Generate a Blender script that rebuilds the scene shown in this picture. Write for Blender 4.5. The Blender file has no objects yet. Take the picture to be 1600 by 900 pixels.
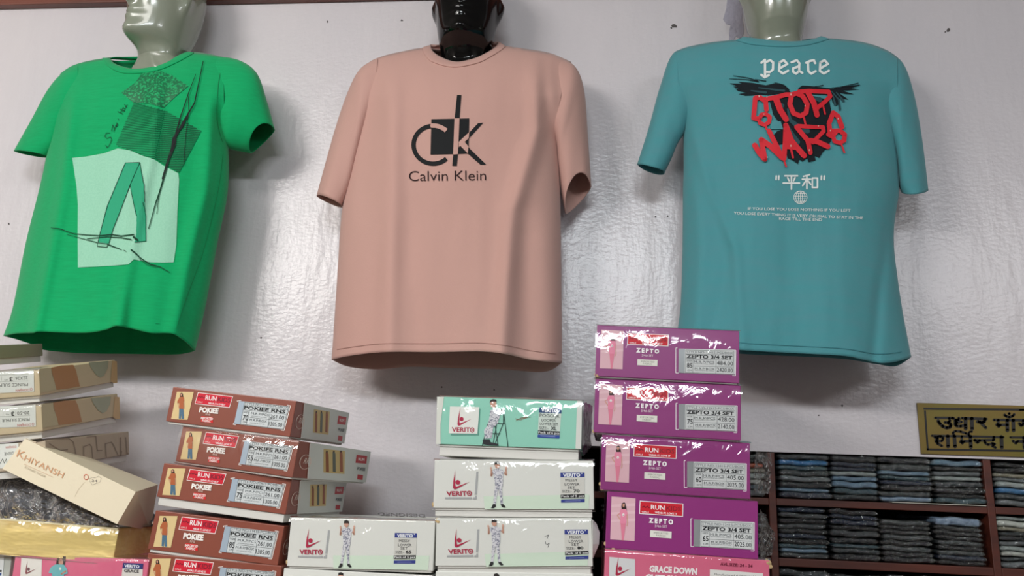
import bpy, bmesh, math, random
import numpy as np
from mathutils import Vector, Matrix, noise
from mathutils.bvhtree import BVHTree
from mathutils.geometry import tessellate_polygon
random.seed(4)
SC = bpy.context.scene
COL = SC.collection
R = math.radians

# ------------------------------------------------------------------ camera
CAM = Vector((0, -1.75, 1.5)); F = 1250.0
_yw, _pt, _rl = R(-5.8104), R(14.1864), R(2.25)
_f = Vector((math.sin(_yw)*math.cos(_pt), math.cos(_yw)*math.cos(_pt), math.sin(_pt)))
_r = Vector((math.cos(_yw), -math.sin(_yw), 0)); _u = _r.cross(_f)
_r, _u = math.cos(_rl)*_r + math.sin(_rl)*_u, -math.sin(_rl)*_r + math.cos(_rl)*_u
cam_d = bpy.data.cameras.new('camera'); cam = bpy.data.objects.new('camera', cam_d); COL.objects.link(cam)
cam_d.sensor_width = 36; cam_d.lens = F*36/1600; cam_d.clip_start = .02
cam.matrix_world = Matrix.Translation(CAM) @ Matrix((_r, _u, -_f)).transposed().to_4x4()
SC.camera = cam

# ------------------------------------------------------------------ world, lights, exposure
SC.view_settings.view_transform = 'Standard'; SC.view_settings.look = 'None'
SC.view_settings.exposure = 0.25; SC.view_settings.gamma = 1; SC.view_settings.use_curve_mapping = False
wd = bpy.data.worlds.new('world'); SC.world = wd; wd.use_nodes = True
wd.node_tree.nodes['Background'].inputs[0].default_value = (.8, .85, 1, 1)
wd.node_tree.nodes['Background'].inputs[1].default_value = .15
LIGHTS = [(-2.2, -3.1, 2.90, 62, (1, .97, .93)), (0.0, -3.3, 2.90, 44, (.90, .97, 1)), (2.25, -3.3, 2.90, 22, (.95, .97, 1)),
          (-1.3, -1.5, 2.90, 9, (1, .97, .93))]
for k, (x, y, z, e, c) in enumerate(LIGHTS):
    ld = bpy.data.lights.new('ceiling_lamp_light', 'AREA'); ld.shape = 'RECTANGLE'
    ld.size = 1.15; ld.size_y = .30; ld.energy = e; ld.color = c
    lo = bpy.data.objects.new('ceiling_lamp_light', ld); COL.objects.link(lo); lo.location = (x, y, z); lo.rotation_euler = (R(38 if y < -2 else 20), 0, 0)

# ------------------------------------------------------------------ helpers
def ray(px, py): return (_r*((px-800)/F) + _u*((450-py)/F) + _f)
def P(px, py, Y):
    """world point seen at photo pixel (px,py) lying in the plane y = Y"""
    d = ray(px, py); return CAM + d*((Y-CAM.y)/d.y)
def lin(c): return c/12.92 if c <= .04045 else ((c+.055)/1.055)**2.4
def rgb(h):
    if isinstance(h, str):
        h = h.lstrip('#'); h = tuple(int(h[i:i+2], 16) for i in (0, 2, 4))
    return tuple(lin(v/255) for v in h)+(1,)

def tag(o, label=None, cat=None, group=None, kind=None):
    if label: o['label'] = label
    if cat: o['category'] = cat
    if group: o['group'] = group
    if kind: o['kind'] = kind
    return o
def empty(name, loc=(0, 0, 0), rot=None):
    o = bpy.data.objects.new(name, None); COL.objects.link(o)
    m = Matrix.Translation(Vector(loc))
    if rot is not None: m = m @ rot.to_4x4()
    o.matrix_world = m; o.empty_display_size = .05
    return o
def link_mesh(name, verts, faces, mat, parent=None, smooth=False, mi=None, local=None):
    me = bpy.data.meshes.new(name); me.from_pydata([tuple(v) for v in verts], [], faces)
    mats = mat if isinstance(mat, (list, tuple)) else [mat]
    for m in mats: me.materials.append(m)
    if mi is not None: me.polygons.foreach_set('material_index', mi)
    if smooth: me.polygons.foreach_set('use_smooth', [True]*len(me.polygons))
    me.update()
    o = bpy.data.objects.new(name, me); COL.objects.link(o)
    if parent is not None: o.parent = parent
    return o
def bm_obj(name, bm, mat, parent=None, smooth=False):
    me = bpy.data.meshes.new(name); bm.to_mesh(me); bm.free()
    for m in (mat if isinstance(mat, (list, tuple)) else [mat]): me.materials.append(m)
    if smooth: me.polygons.foreach_set('use_smooth', [True]*len(me.polygons))
    o = bpy.data.objects.new(name, me); COL.objects.link(o)
    if parent is not None: o.parent = parent
    return o
def box_bm(x0, x1, y0, y1, z0, z1, bev=0, seg=2, bm=None):
    nb = bmesh.new()
    vs = [nb.verts.new((x, y, z)) for x in (x0, x1) for y in (y0, y1) for z in (z0, z1)]
    for f in ((0, 1, 3, 2), (4, 6, 7, 5), (0, 4, 5, 1), (2, 3, 7, 6), (0, 2, 6, 4), (1, 5, 7, 3)): nb.faces.new([vs[i] for i in f])
    bmesh.ops.recalc_face_normals(nb, faces=nb.faces)
    if bev: bmesh.ops.bevel(nb, geom=nb.edges[:], offset=bev, segments=seg, affect='EDGES', profile=.5)
    if bm is None: return nb
    me = bpy.data.meshes.new('t'); nb.to_mesh(me); nb.free(); bm.from_mesh(me); bpy.data.meshes.remove(me)
    return bm
def box(name, x0, x1, y0, y1, z0, z1, mat, parent=None, bev=0): return bm_obj(name, box_bm(x0, x1, y0, y1, z0, z1, bev), mat, parent)

def nz(x, y, z, s=1.0): return noise.noise(Vector((x*s, y*s, z*s)))

# ------------------------------------------------------------------ materials
def mat(name, color, rough=.6, metal=0, coat=0, coat_rough=.1, spec=.5, bump=None, vary=None, sheen=0, trans=None):
    m = bpy.data.materials.new(name); m.use_nodes = True; nt = m.node_tree; b = nt.nodes['Principled BSDF']
    c = rgb(color) if not (isinstance(color, tuple) and len(color) == 4) else color
    b.inputs['Base Color'].default_value = c; b.inputs['Roughness'].default_value = rough
    b.inputs['Metallic'].default_value = metal; b.inputs['Coat Weight'].default_value = coat
    b.inputs['Coat Roughness'].default_value = coat_rough; b.inputs['Specular IOR Level'].default_value = spec
    if sheen: b.inputs['Sheen Weight'].default_value = sheen; b.inputs['Sheen Roughness'].default_value = .5
    tc = nt.nodes.new('ShaderNodeTexCoord')
    if bump:                                   # (scale, strength, distance, stretch)
        sc, st, ds, stretch = bump
        mp = nt.nodes.new('ShaderNodeMapping'); mp.inputs['Scale'].default_value = stretch
        n = nt.nodes.new('ShaderNodeTexNoise'); n.inputs['Scale'].default_value = sc; n.inputs['Detail'].default_value = 4
        bp = nt.nodes.new('ShaderNodeBump'); bp.inputs['Strength'].default_value = st; bp.inputs['Distance'].default_value = ds
        nt.links.new(tc.outputs['Object'], mp.inputs['Vector']); nt.links.new(mp.outputs[0], n.inputs['Vector'])
        nt.links.new(n.outputs['Fac'], bp.inputs['Height']); nt.links.new(bp.outputs[0], b.inputs['Normal'])
        if coat: nt.links.new(bp.outputs[0], b.inputs['Coat Normal'])
    if vary:                                   # (color2, scale, stretch, low, high)
        c2, sc, stretch, lo, hi = vary
        mp = nt.nodes.new('ShaderNodeMapping'); mp.inputs['Scale'].default_value = stretch
        n = nt.nodes.new('ShaderNodeTexNoise'); n.inputs['Scale'].default_value = sc; n.inputs['Detail'].default_value = 5
        cr = nt.nodes.new('ShaderNodeValToRGB'); cr.color_ramp.elements[0].position = lo; cr.color_ramp.elements[1].position = hi
        cr.color_ramp.elements[0].color = c; cr.color_ramp.elements[1].color = rgb(c2)
        nt.links.new(tc.outputs['Object'], mp.inputs['Vector']); nt.links.new(mp.outputs[0], n.inputs['Vector'])
        nt.links.new(n.outputs['Fac'], cr.inputs[0]); nt.links.new(cr.outputs[0], b.inputs['Base Color'])
    return m
def film_mat(name, base=.06, edge=.5, rough=.06, bump=(40, .5, .004), tint=(1, 1, 1, 1)):
    """clear crinkled plastic: mostly transparent, glossy by a Fresnel-like weight"""
    m = bpy.data.materials.new(name); m.use_nodes = True; nt = m.node_tree; nt.nodes.clear()
    out = nt.nodes.new('ShaderNodeOutputMaterial'); mix = nt.nodes.new('ShaderNodeMixShader')
    tr = nt.nodes.new('ShaderNodeBsdfTransparent'); tr.inputs[0].default_value = tint
    gl = nt.nodes.new('ShaderNodeBsdfGlossy'); gl.inputs['Roughness'].default_value = rough
    lw = nt.nodes.new('ShaderNodeLayerWeight'); lw.inputs[0].default_value = .25
    mr = nt.nodes.new('ShaderNodeMapRange'); mr.inputs['To Min'].default_value = base; mr.inputs['To Max'].default_value = edge
    tc = nt.nodes.new('ShaderNodeTexCoord'); n = nt.nodes.new('ShaderNodeTexNoise'); n.inputs['Scale'].default_value = bump[0]
    n.inputs['Detail'].default_value = 3; n.inputs['Distortion'].default_value = 1.2
    bp = nt.nodes.new('ShaderNodeBump'); bp.inputs['Strength'].default_value = bump[1]; bp.inputs['Distance'].default_value = bump[2]
    nt.links.new(tc.outputs['Object'], n.inputs['Vector']); nt.links.new(n.outputs['Fac'], bp.inputs['Height'])
    for s in (gl.inputs['Normal'], lw.inputs['Normal']): nt.links.new(bp.outputs[0], s)
    nt.links.new(lw.outputs['Fresnel'], mr.inputs['Value']); nt.links.new(mr.outputs[0], mix.inputs[0])
    nt.links.new(tr.outputs[0], mix.inputs[1]); nt.links.new(gl.outputs[0], mix.inputs[2]); nt.links.new(mix.outputs[0], out.inputs[0])
    return m
_ink = {}
def ink(h, rough=.45, metal=0, coat=.15):
    k = (h, rough, metal)
    if k not in _ink: _ink[k] = mat('print_ink', h, rough, metal, coat=coat, spec=.3)
    return _ink[k]

M_wall = mat('wall_enamel', '#d6d0d3', .27, spec=.5, bump=(5, .14, .02, (6, 6, 1.6)), vary=('#cdc8cd', 2.2, (1.3, 1, .5), .35, .7))
def _wall_fine(m):
    nt = m.node_tree; b = nt.nodes['Principled BSDF']
    bp0 = [n for n in nt.nodes if n.type == 'BUMP'][0]
    tc = [n for n in nt.nodes if n.type == 'TEX_COORD'][0]
    n = nt.nodes.new('ShaderNodeTexNoise'); n.inputs['Scale'].default_value = 110; n.inputs['Detail'].default_value = 2.5
    mp = nt.nodes.new('ShaderNodeMapping'); mp.inputs['Scale'].default_value = (.7, 1, 1.2); mp.inputs['Rotation'].default_value = (0, .5, 0)
    bp = nt.nodes.new('ShaderNodeBump'); bp.inputs['Strength'].default_value = .35; bp.inputs['Distance'].default_value = .002
    nt.links.new(tc.outputs['Object'], mp.inputs[0]); nt.links.new(mp.outputs[0], n.inputs['Vector'])
    nt.links.new(n.outputs['Fac'], bp.inputs['Height']); nt.links.new(bp0.outputs[0], bp.inputs['Normal']); nt.links.new(bp.outputs[0], b.inputs['Normal'])
_wall_fine(M_wall)
M_trimwood = mat('trim_wood', '#7c4638', .45, coat=.2, vary=('#5e3227', 6, (.6, 6, 6), .35, .65))
M_wood = mat('shelf_wood', '#5e2c20', .4, coat=.25, vary=('#43201a', 7, (.7, 5, 5), .35, .65))
M_dark = mat('shelf_back_board', '#231a1a', .8)
M_room = mat('room_paint', '#a9a29c', .8)
M_ceil = mat('ceiling_paint', '#c9c6c2', .8)
M_floor = mat('floor_tile', '#7d7770', .35, vary=('#69645f', 3, (1, 1, 1), .4, .6))
M_counter = mat('counter_laminate', '#8c8078', .4)
M_white = mat('white_plastic', '#e8e8e8', .4)
CLOTH = (260, .25, .0008, (1, 1, 1))
M_green = mat('green_jersey', '#00a262', .85, spec=.2, bump=CLOTH, vary=('#00995b', 120, (.2, 1, 2.5), .3, .7), sheen=.15)
M_pink = mat('pink_jersey', '#c39a90', .8, spec=.2, bump=CLOTH, sheen=.15)
M_teal = mat('teal_jersey', '#4c949b', .85, spec=.2, bump=CLOTH, vary=('#53929a', 40, (.4, 1, 1.6), .3, .7), sheen=.15)
M_manq_grey = mat('grey_gloss_fibreglass', '#858b7c', .22, coat=.6, coat_rough=.08, spec=.6)
M_manq_black = mat('black_gloss_fibreglass', '#060607', .10, coat=0, spec=.32)
M_film = film_mat('clear_plastic_film', .045, .8, .06, (22, .22, .010))
M_film2 = film_mat('crinkled_clear_bag', .10, .95, .12, (42, .9, .02))
M_cream = mat('cream_card', '#d9cdb2', .55, bump=(60, .1, .002, (1, 1, 1)))
def _packet_map(m, sc):
    nt = m.node_tree; n = [x for x in nt.nodes if x.type == 'TEX_NOISE'][0]; tc = [x for x in nt.nodes if x.type == 'TEX_COORD'][0]
    mp = nt.nodes.new('ShaderNodeMapping'); mp.inputs['Scale'].default_value = sc; n.inputs['Scale'].default_value = 1
    nt.links.new(tc.outputs['Object'], mp.inputs[0]); nt.links.new(mp.outputs[0], n.inputs['Vector'])
M_film3 = film_mat('packet_clear_film', .11, .95, .10, (1, 1.0, .0055)); _packet_map(M_film3, (13, 60, 1.3))
M_beige = mat('beige_card', '#c9b896', .55)
M_base = mat('offwhite_card', '#d4d2cc', .6)
M_brown = mat('brown_card', '#8c4a39', .38, coat=.25, vary=('#824334', 5, (1, 1, 1), .3, .7))
M_purple = mat('purple_card', '#8f2a78', .36, coat=.3, vary=('#862671', 5, (1, 1, 1), .3, .7))
M_wcard = mat('white_card', '#dedfd9', .42, coat=.2)
M_mint = mat('mint_card', '#8fd0bb', .4, coat=.25)
M_rose = mat('rose_card', '#dc6d8c', .38, coat=.3, vary=('#d15f80', 4, (1, 1, 1), .3, .7))
M_gold = mat('gold_foil_card', '#f3da8e', .28, metal=.35, spec=.6, bump=(9, .5, .03, (.6, 1, 1.6)), vary=('#eeb070', 7, (.7, 1, 1.4), .5, .72))
M_torn = mat('torn_cardboard', '#c3a87c', .9, bump=(200, .8, .003, (1, 1, 1)))
M_pattern = None
def pattern_mat(name, a, b_, scale, t=.35):
    m = mat(name, a, .5); nt = m.node_tree; bs = nt.nodes['Principled BSDF']
    tc = [n for n in nt.nodes if n.type == 'TEX_COORD'][0]
    n = nt.nodes.new('ShaderNodeTexNoise'); n.inputs['Scale'].default_value = scale; n.inputs['Detail'].default_value = 2
    cr = nt.nodes.new('ShaderNodeValToRGB'); cr.color_ramp.elements[0].position = t; cr.color_ramp.elements[1].position = t+.08
    cr.color_ramp.elements[0].color = rgb(a); cr.color_ramp.elements[1].color = rgb(b_)
    nt.links.new(tc.outputs['Object'], n.inputs['Vector']); nt.links.new(n.outputs['Fac'], cr.inputs[0]); nt.links.new(cr.outputs[0], bs.inputs['Base Color'])
    return m
M_pyjama = pattern_mat('printed_pyjama_pattern', '#7b7d90', '#d6d5da', 520, .42)
M_speckle = pattern_mat('speckled_print', '#00683e', '#0c9e5f', 190, .5)
M_paleprint = mat('pale_green_print', '#96ccb2', .8, spec=.2, bump=CLOTH, vary=('#90c8ad', 300, (1, 1, 1), .4, .6))

# ------------------------------------------------------------------ flat print toolkit
_txt = {}
def text_mesh(s, bold, res=2):
    k = (s, bold, res)
    if k not in _txt:
        cu = bpy.data.curves.new('t', 'FONT'); cu.body = s; cu.size = 1; cu.resolution_u = res; cu.offset = bold
        cu.fill_mode = 'FRONT'; cu.dimensions = '2D'
        ob = bpy.data.objects.new('t', cu)
        me = bpy.data.meshes.new_from_object(ob)
        vs = [(v.co.x, v.co.y) for v in me.vertices]; fs = [tuple(p.vertices) for p in me.polygons]
        bpy.data.meshes.remove(me); bpy.data.objects.remove(ob); bpy.data.curves.remove(cu)
        if vs:
            x0 = min(v[0] for v in vs); x1 = max(v[0] for v in vs)
            vs = [((x-x0)/max(x1-x0, 1e-6), y/.72) for x, y in vs]
        _txt[k] = (vs, fs)
    return _txt[k]
class Art:
    """flat print gathered as 2D faces in some drawing frame (y down), laid on a surface by a mapping"""
    def __init__(self): self.v = []; self.f = []; self.m = []; self.mats = []
    def mid(self, m):
        if isinstance(m, str): m = ink(m)
        if m not in self.mats: self.mats.append(m)
        return self.mats.index(m)
    def poly(self, pts, m, L=0):
        i = self.mid(m); b = len(self.v); self.v += [(x, y, L) for x, y in pts]
        for t in tessellate_polygon([[Vector((x, y, 0)) for x, y in pts]]):
            self.f.append(tuple(b+k for k in t)); self.m.append(i)
        return self
    def rect(self, x0, y0, x1, y1, m, L=0): return self.poly([(x0, y0), (x1, y0), (x1, y1), (x0, y1)], m, L)
    def ell(self, cx, cy, rx, ry, m, L=0, n=16, a0=0):
        c, s = math.cos(a0), math.sin(a0)
        return self.poly([(cx+rx*math.cos(2*math.pi*i/n)*c-ry*math.sin(2*math.pi*i/n)*s, cy+rx*math.cos(2*math.pi*i/n)*s+ry*math.sin(2*math.pi*i/n)*c) for i in range(n)], m, L)
    def line(self, pts, w, m, L=0, taper=None, cap=True):
        i = self.mid(m); n = len(pts)
        ws = [w*(taper[0]+(taper[1]-taper[0])*k/max(1, n-1)) if taper else w for k in range(n)]
        for k in range(n-1):
            (xa, ya), (xb, yb) = pts[k], pts[k+1]; d = math.hypot(xb-xa, yb-ya) or 1
            nx, ny = -(yb-ya)/d, (xb-xa)/d; b = len(self.v); wa, wb = ws[k]/2, ws[k+1]/2
            self.v += [(xa+nx*wa, ya+ny*wa, L), (xb+nx*wb, yb+ny*wb, L), (xb-nx*wb, yb-ny*wb, L), (xa-nx*wa, ya-ny*wa, L)]
            self.f.append((b, b+1, b+2, b+3)); self.m.append(i)
        if cap:
            for k in range(n):
                if (cap == 'in') and k in (0, n-1): continue
                self.ell(pts[k][0], pts[k][1], ws[k]/2, ws[k]/2, m, L, 10)
        return self
    def ring(self, cx, cy, rx, ry, w, m, L=0, a0=0, a1=360, n=32):
        pts = [(cx+rx*math.cos(R(a0+(a1-a0)*k/n)), cy-ry*math.sin(R(a0+(a1-a0)*k/n))) for k in range(n+1)]
        return self.line(pts, w, m, L, cap=False)
    def text(self, s, p0, p1, h, m, L=1, bold=0., res=2, up=None):
        vs, fs = text_mesh(s, bold, res); i = self.mid(m); b = len(self.v)
        dx, dy = p1[0]-p0[0], p1[1]-p0[1]; d = math.hypot(dx, dy)
        ux, uy = up if up else (dy/d, -dx/d)
        self.v += [(p0[0]+dx*x+ux*h*y, p0[1]+dy*x+uy*h*y, L) for x, y in vs]
        for f in fs: self.f.append(tuple(b+k for k in f)); self.m.append(i)
        return self
    def build(self, name, parent, mapf, cut=None, label=None):
        V, Fc, MI = self.v, self.f, self.m
        if cut:
            bm = bmesh.new(); vv = [bm.verts.new(v) for v in V]
            for f, i in zip(Fc, MI):
                try: q = bm.faces.new([vv[k] for k in f]); q.material_index = i
                except ValueError: pass
            xs = [v[0] for v in V]; ys = [v[1] for v in V]
            for ax, lo, hi in ((0, min(xs), max(xs)), (1, min(ys), max(ys))):
                p = lo+cut
                while p < hi:
                    co = [0, 0, 0]; co[ax] = p; no = [0, 0, 0]; no[ax] = 1
                    bmesh.ops.bisect_plane(bm, geom=bm.verts[:]+bm.edges[:]+bm.faces[:], plane_co=co, plane_no=no, dist=1e-6); p += cut
            bm.verts.index_update()
            V = [tuple(v.co) for v in bm.verts]; Fc = [tuple(v.index for v in f.verts) for f in bm.faces]; MI = [f.material_index for f in bm.faces]; bm.free()
        o = link_mesh(name, [mapf(*v) for v in V], Fc, self.mats, parent, mi=MI)
        if label: o['label'] = label
        return o
def homog(src, dst):
    A = []; B = []
    for (x, y), (u, v) in zip(src, dst):
        A += [[x, y, 1, 0, 0, 0, -u*x, -u*y], [0, 0, 0, x, y, 1, -v*x, -v*y]]; B += [u, v]
    h = np.linalg.solve(np.array(A, float), np.array(B, float))
    return lambda x, y: ((h[0]*x+h[1]*y+h[2])/(h[6]*x+h[7]*y+1), (h[3]*x+h[4]*y+h[5])/(h[6]*x+h[7]*y+1))
SQ = [(0, 0), (1, 0), (1, 1), (0, 1)]
def via(H, fr): return lambda x, y, Lr=0: fr(*H(x, y), Lr)
def same(pts): return pts

# ------------------------------------------------------------------ the setting
ZB, ZT = 1.599, 2.691                                  # lower edge of the wall over the shelves, underside of the wooden trim
tag(box('wall_back', -3, 3, 0, .10, ZB, 3.0, M_wall), 'glossy pale lilac-white painted shop wall behind the hanging shirts', kind='structure')
tag(box('wall_back_lower_left', -3, -.055, 0, .10, 0, ZB, M_wall), 'lower stretch of the pale wall behind the box stacks', kind='structure')
tag(box('wall_back_lower_right', 1.071, 3, 0, .10, 0, ZB, M_wall), kind='structure')
tag(box('wall_left', -3.1, -3, -4.3, .1, 0, 3, M_room), kind='structure'); tag(box('wall_right', 3, 3.1, -4.3, .1, 0, 3, M_room), kind='structure')
tag(box('wall_front', -3, 3, -4.4, -4.3, 0, 3, M_room), kind='structure')
tag(box('floor', -3, 3, -4.3, .7, -.1, 0, M_floor), kind='structure'); tag(box('ceiling', -3, 3, -4.3, .1, 3, 3.1, M_ceil), kind='structure')
tag(box('trim_1', -3, 3, -.022, 0, ZT, ZT+.11, M_trimwood, bev=.003), 'reddish brown wooden strip along the top of the wall', kind='structure')
for k, (x, y, z, e, c) in enumerate(LIGHTS):
    o = box('ceiling_light', x-.6, x+.6, y-.1, y+.1, 2.94, 3.0, M_white, bev=.004)
    tag(o, ['long ceiling lamp at the left of the shop', 'long ceiling lamp in the middle of the shop, behind the viewer', 'long ceiling lamp at the right of the shop', 'long ceiling lamp nearest the shirt wall'][k], 'lamp')
# chipped plaster and specks on the wall
def blotch(cx, cy, rx, ry, m, name='paint_chip', seed=0, n=22, th=.0012):
    pts = []
    for i in range(n):
        a = 2*math.pi*i/n; k = 1+.8*nz(math.cos(a)*1.7+seed, math.sin(a)*1.7, seed*3.3)
        pts.append(P(cx+rx*k*math.cos(a), cy+ry*k*math.sin(a), 0))
    vs = [(p.x, -th, p.z) for p in pts]+[(p.x, 0.0005, p.z) for p in pts]
    fs = [tuple(range(n-1, -1, -1))]+[(i, (i+1) % n, n+(i+1) % n, n+i) for i in range(n)]
    return link_mesh(name, vs, fs, m, WB)
WB = bpy.data.objects['wall_back']
M_plaster = mat('bare_plaster', '#a9a5b3', .9, bump=(70, .7, .006, (1, 1, 1))); M_speck = mat('dark_speck', '#55504f', .9)
blotch(1148, 30, 18, 38, M_plaster, 'bare_plaster_patch', 1)
for q in ((1053, 41, 4.5, 2.6, 3), (1049, 44, 1.6, 1.2, 23), (1482, 47, 3, 2.4, 4), (1477, 50, 1, 1, 24), (628, 32, 1.6, 1.4, 5), (512, 34, 1.2, 1.6, 6), (690, 605, 1.2, 1.2, 7), (772, 609, 1.2, 1.2, 8), (1316, 634, 1.1, 2, 9), (1279, 649, 1, 1, 10), (1024, 339, 1.2, 1.2, 11), (1043, 338, 1.2, 1.2, 12), (14, 350, 1, 1.3, 13), (408, 528, 1.2, 1.2, 14)):
    blotch(q[0], q[1], q[2], q[3], M_speck, 'wall_speck', q[4], 9)

# shelf unit let into the wall
t = empty('shelf_unit', (.62, 0, 1.2)); tag(t, 'dark red-brown wooden shelf unit let into the wall at lower right', 'shelf')
def part(name, x0, x1, y0, y1, z0, z1, m, par, bev=.0015):
    o = par.matrix_world.translation
    return box(name, x0-o.x, x1-o.x, y0-o.y, y1-o.y, z0-o.z, z1-o.z, m, par, bev)
SX = [-.055, .372, .801, 1.055]; ZS = [(1.491, 1.505), (1.372, 1.388)]
part('back_panel', -.055, 1.071, .30, .31, 1.2, ZB, M_dark, t, 0)
part('top_board', -.055, 1.071, .101, .31, ZB, ZB+.014, M_wood, t, 0)
part('bottom_board', -.055, 1.071, .001, .31, 1.19, 1.2615, M_wood, t, 0)
for k, x in enumerate(SX):
    part('divider', x-.0 if k else x, x+.015, .001, .30, 1.262, ZB-.001, M_wood, t)
for a, b in ZS:
    for k in range(3): part('shelf_board', SX[k]+.015, SX[k+1], .001, .30, a, b, M_wood, t)
# white paper liner peeping out under the packets
x0 = P(1393, 788, 0).x; x1 = P(1540, 793, 0).x
tag(box('shelf_liner', x0, x1, -.004, .25, 1.5055, 1.5068, mat('liner_paper', '#c9c7b8', .6)), 'strip of pale paper lining the upper shelf below the fourth packet pile', 'paper')
tag(part('liner_lip', x0, x1, -.0055, -.004, 1.4985, 1.5068, mat('liner_paper_edge', '#b9b8a8', .6), bpy.data.objects['shelf_liner'], 0) if False else bpy.data.objects['shelf_liner'])
# counter that carries the box stacks (below the frame)
ct = empty('counter', (0, -.3, 0)); tag(ct, 'shop counter below the stacked boxes in front of the wall', 'counter')
for nm, a in (('counter_top', (-2.2, 1.6, -.72, -.001, 1.225, 1.26)), ('counter_front', (-2.18, 1.58, -.66, -.64, .0, 1.225)), ('side_panel', (-2.2, -2.17, -.64, -.01, 0, 1.225)), ('side_panel', (1.57, 1.6, -.64, -.01, 0, 1.225))):
    part(nm, *a, M_counter, ct, .002)
ZC = 1.26

# ------------------------------------------------------------------ shirts
def poly_at(pts, t, key=None):
    """point at arc-length fraction t of a polyline"""
    d = [0]
    for a, b in zip(pts, pts[1:]): d.append(d[-1]+math.hypot(b[0]-a[0], b[1]-a[1]))
    x = t*d[-1]
    for i in range(len(pts)-1):
        if x <= d[i+1] or i == len(pts)-2:
            k = (x-d[i])/((d[i+1]-d[i]) or 1); return (pts[i][0]+(pts[i+1][0]-pts[i][0])*k, pts[i][1]+(pts[i+1][1]-pts[i][1])*k)
def smooth_pl(pts, n=60):
    """Catmull-Rom resample"""
    out = []; m = len(pts)
    for i in range(m-1):
        p0, p1, p2, p3 = pts[max(i-1, 0)], pts[i], pts[i+1], pts[min(i+2, m-1)]
        k = max(2, int(n/(m-1)))
        for j in range(k):
            t_ = j/k
            out.append(tuple(.5*((2*p1[c])+(-p0[c]+p2[c])*t_+(2*p0[c]-5*p1[c]+4*p2[c]-p3[c])*t_*t_+(-p0[c]+3*p1[c]-3*p2[c]+p3[c])*t_**3) for c in range(len(p1))))
    return out+[tuple(pts[-1])]
def y_at(pts, x):
    if x <= pts[0][0]: return pts[0][1]
    for a, b in zip(pts, pts[1:]):
        if x <= b[0]: return a[1]+(b[1]-a[1])*(x-a[0])/((b[0]-a[0]) or 1)
    return pts[-1][1]
def x_at(pts, y):
    if y <= pts[0][1]: return pts[0][0]
    for a, b in zip(pts, pts[1:]):
        if y <= b[1]: return a[0]+(b[0]-a[0])*(y-a[1])/((b[1]-a[1]) or 1)
    return pts[-1][0]
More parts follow.
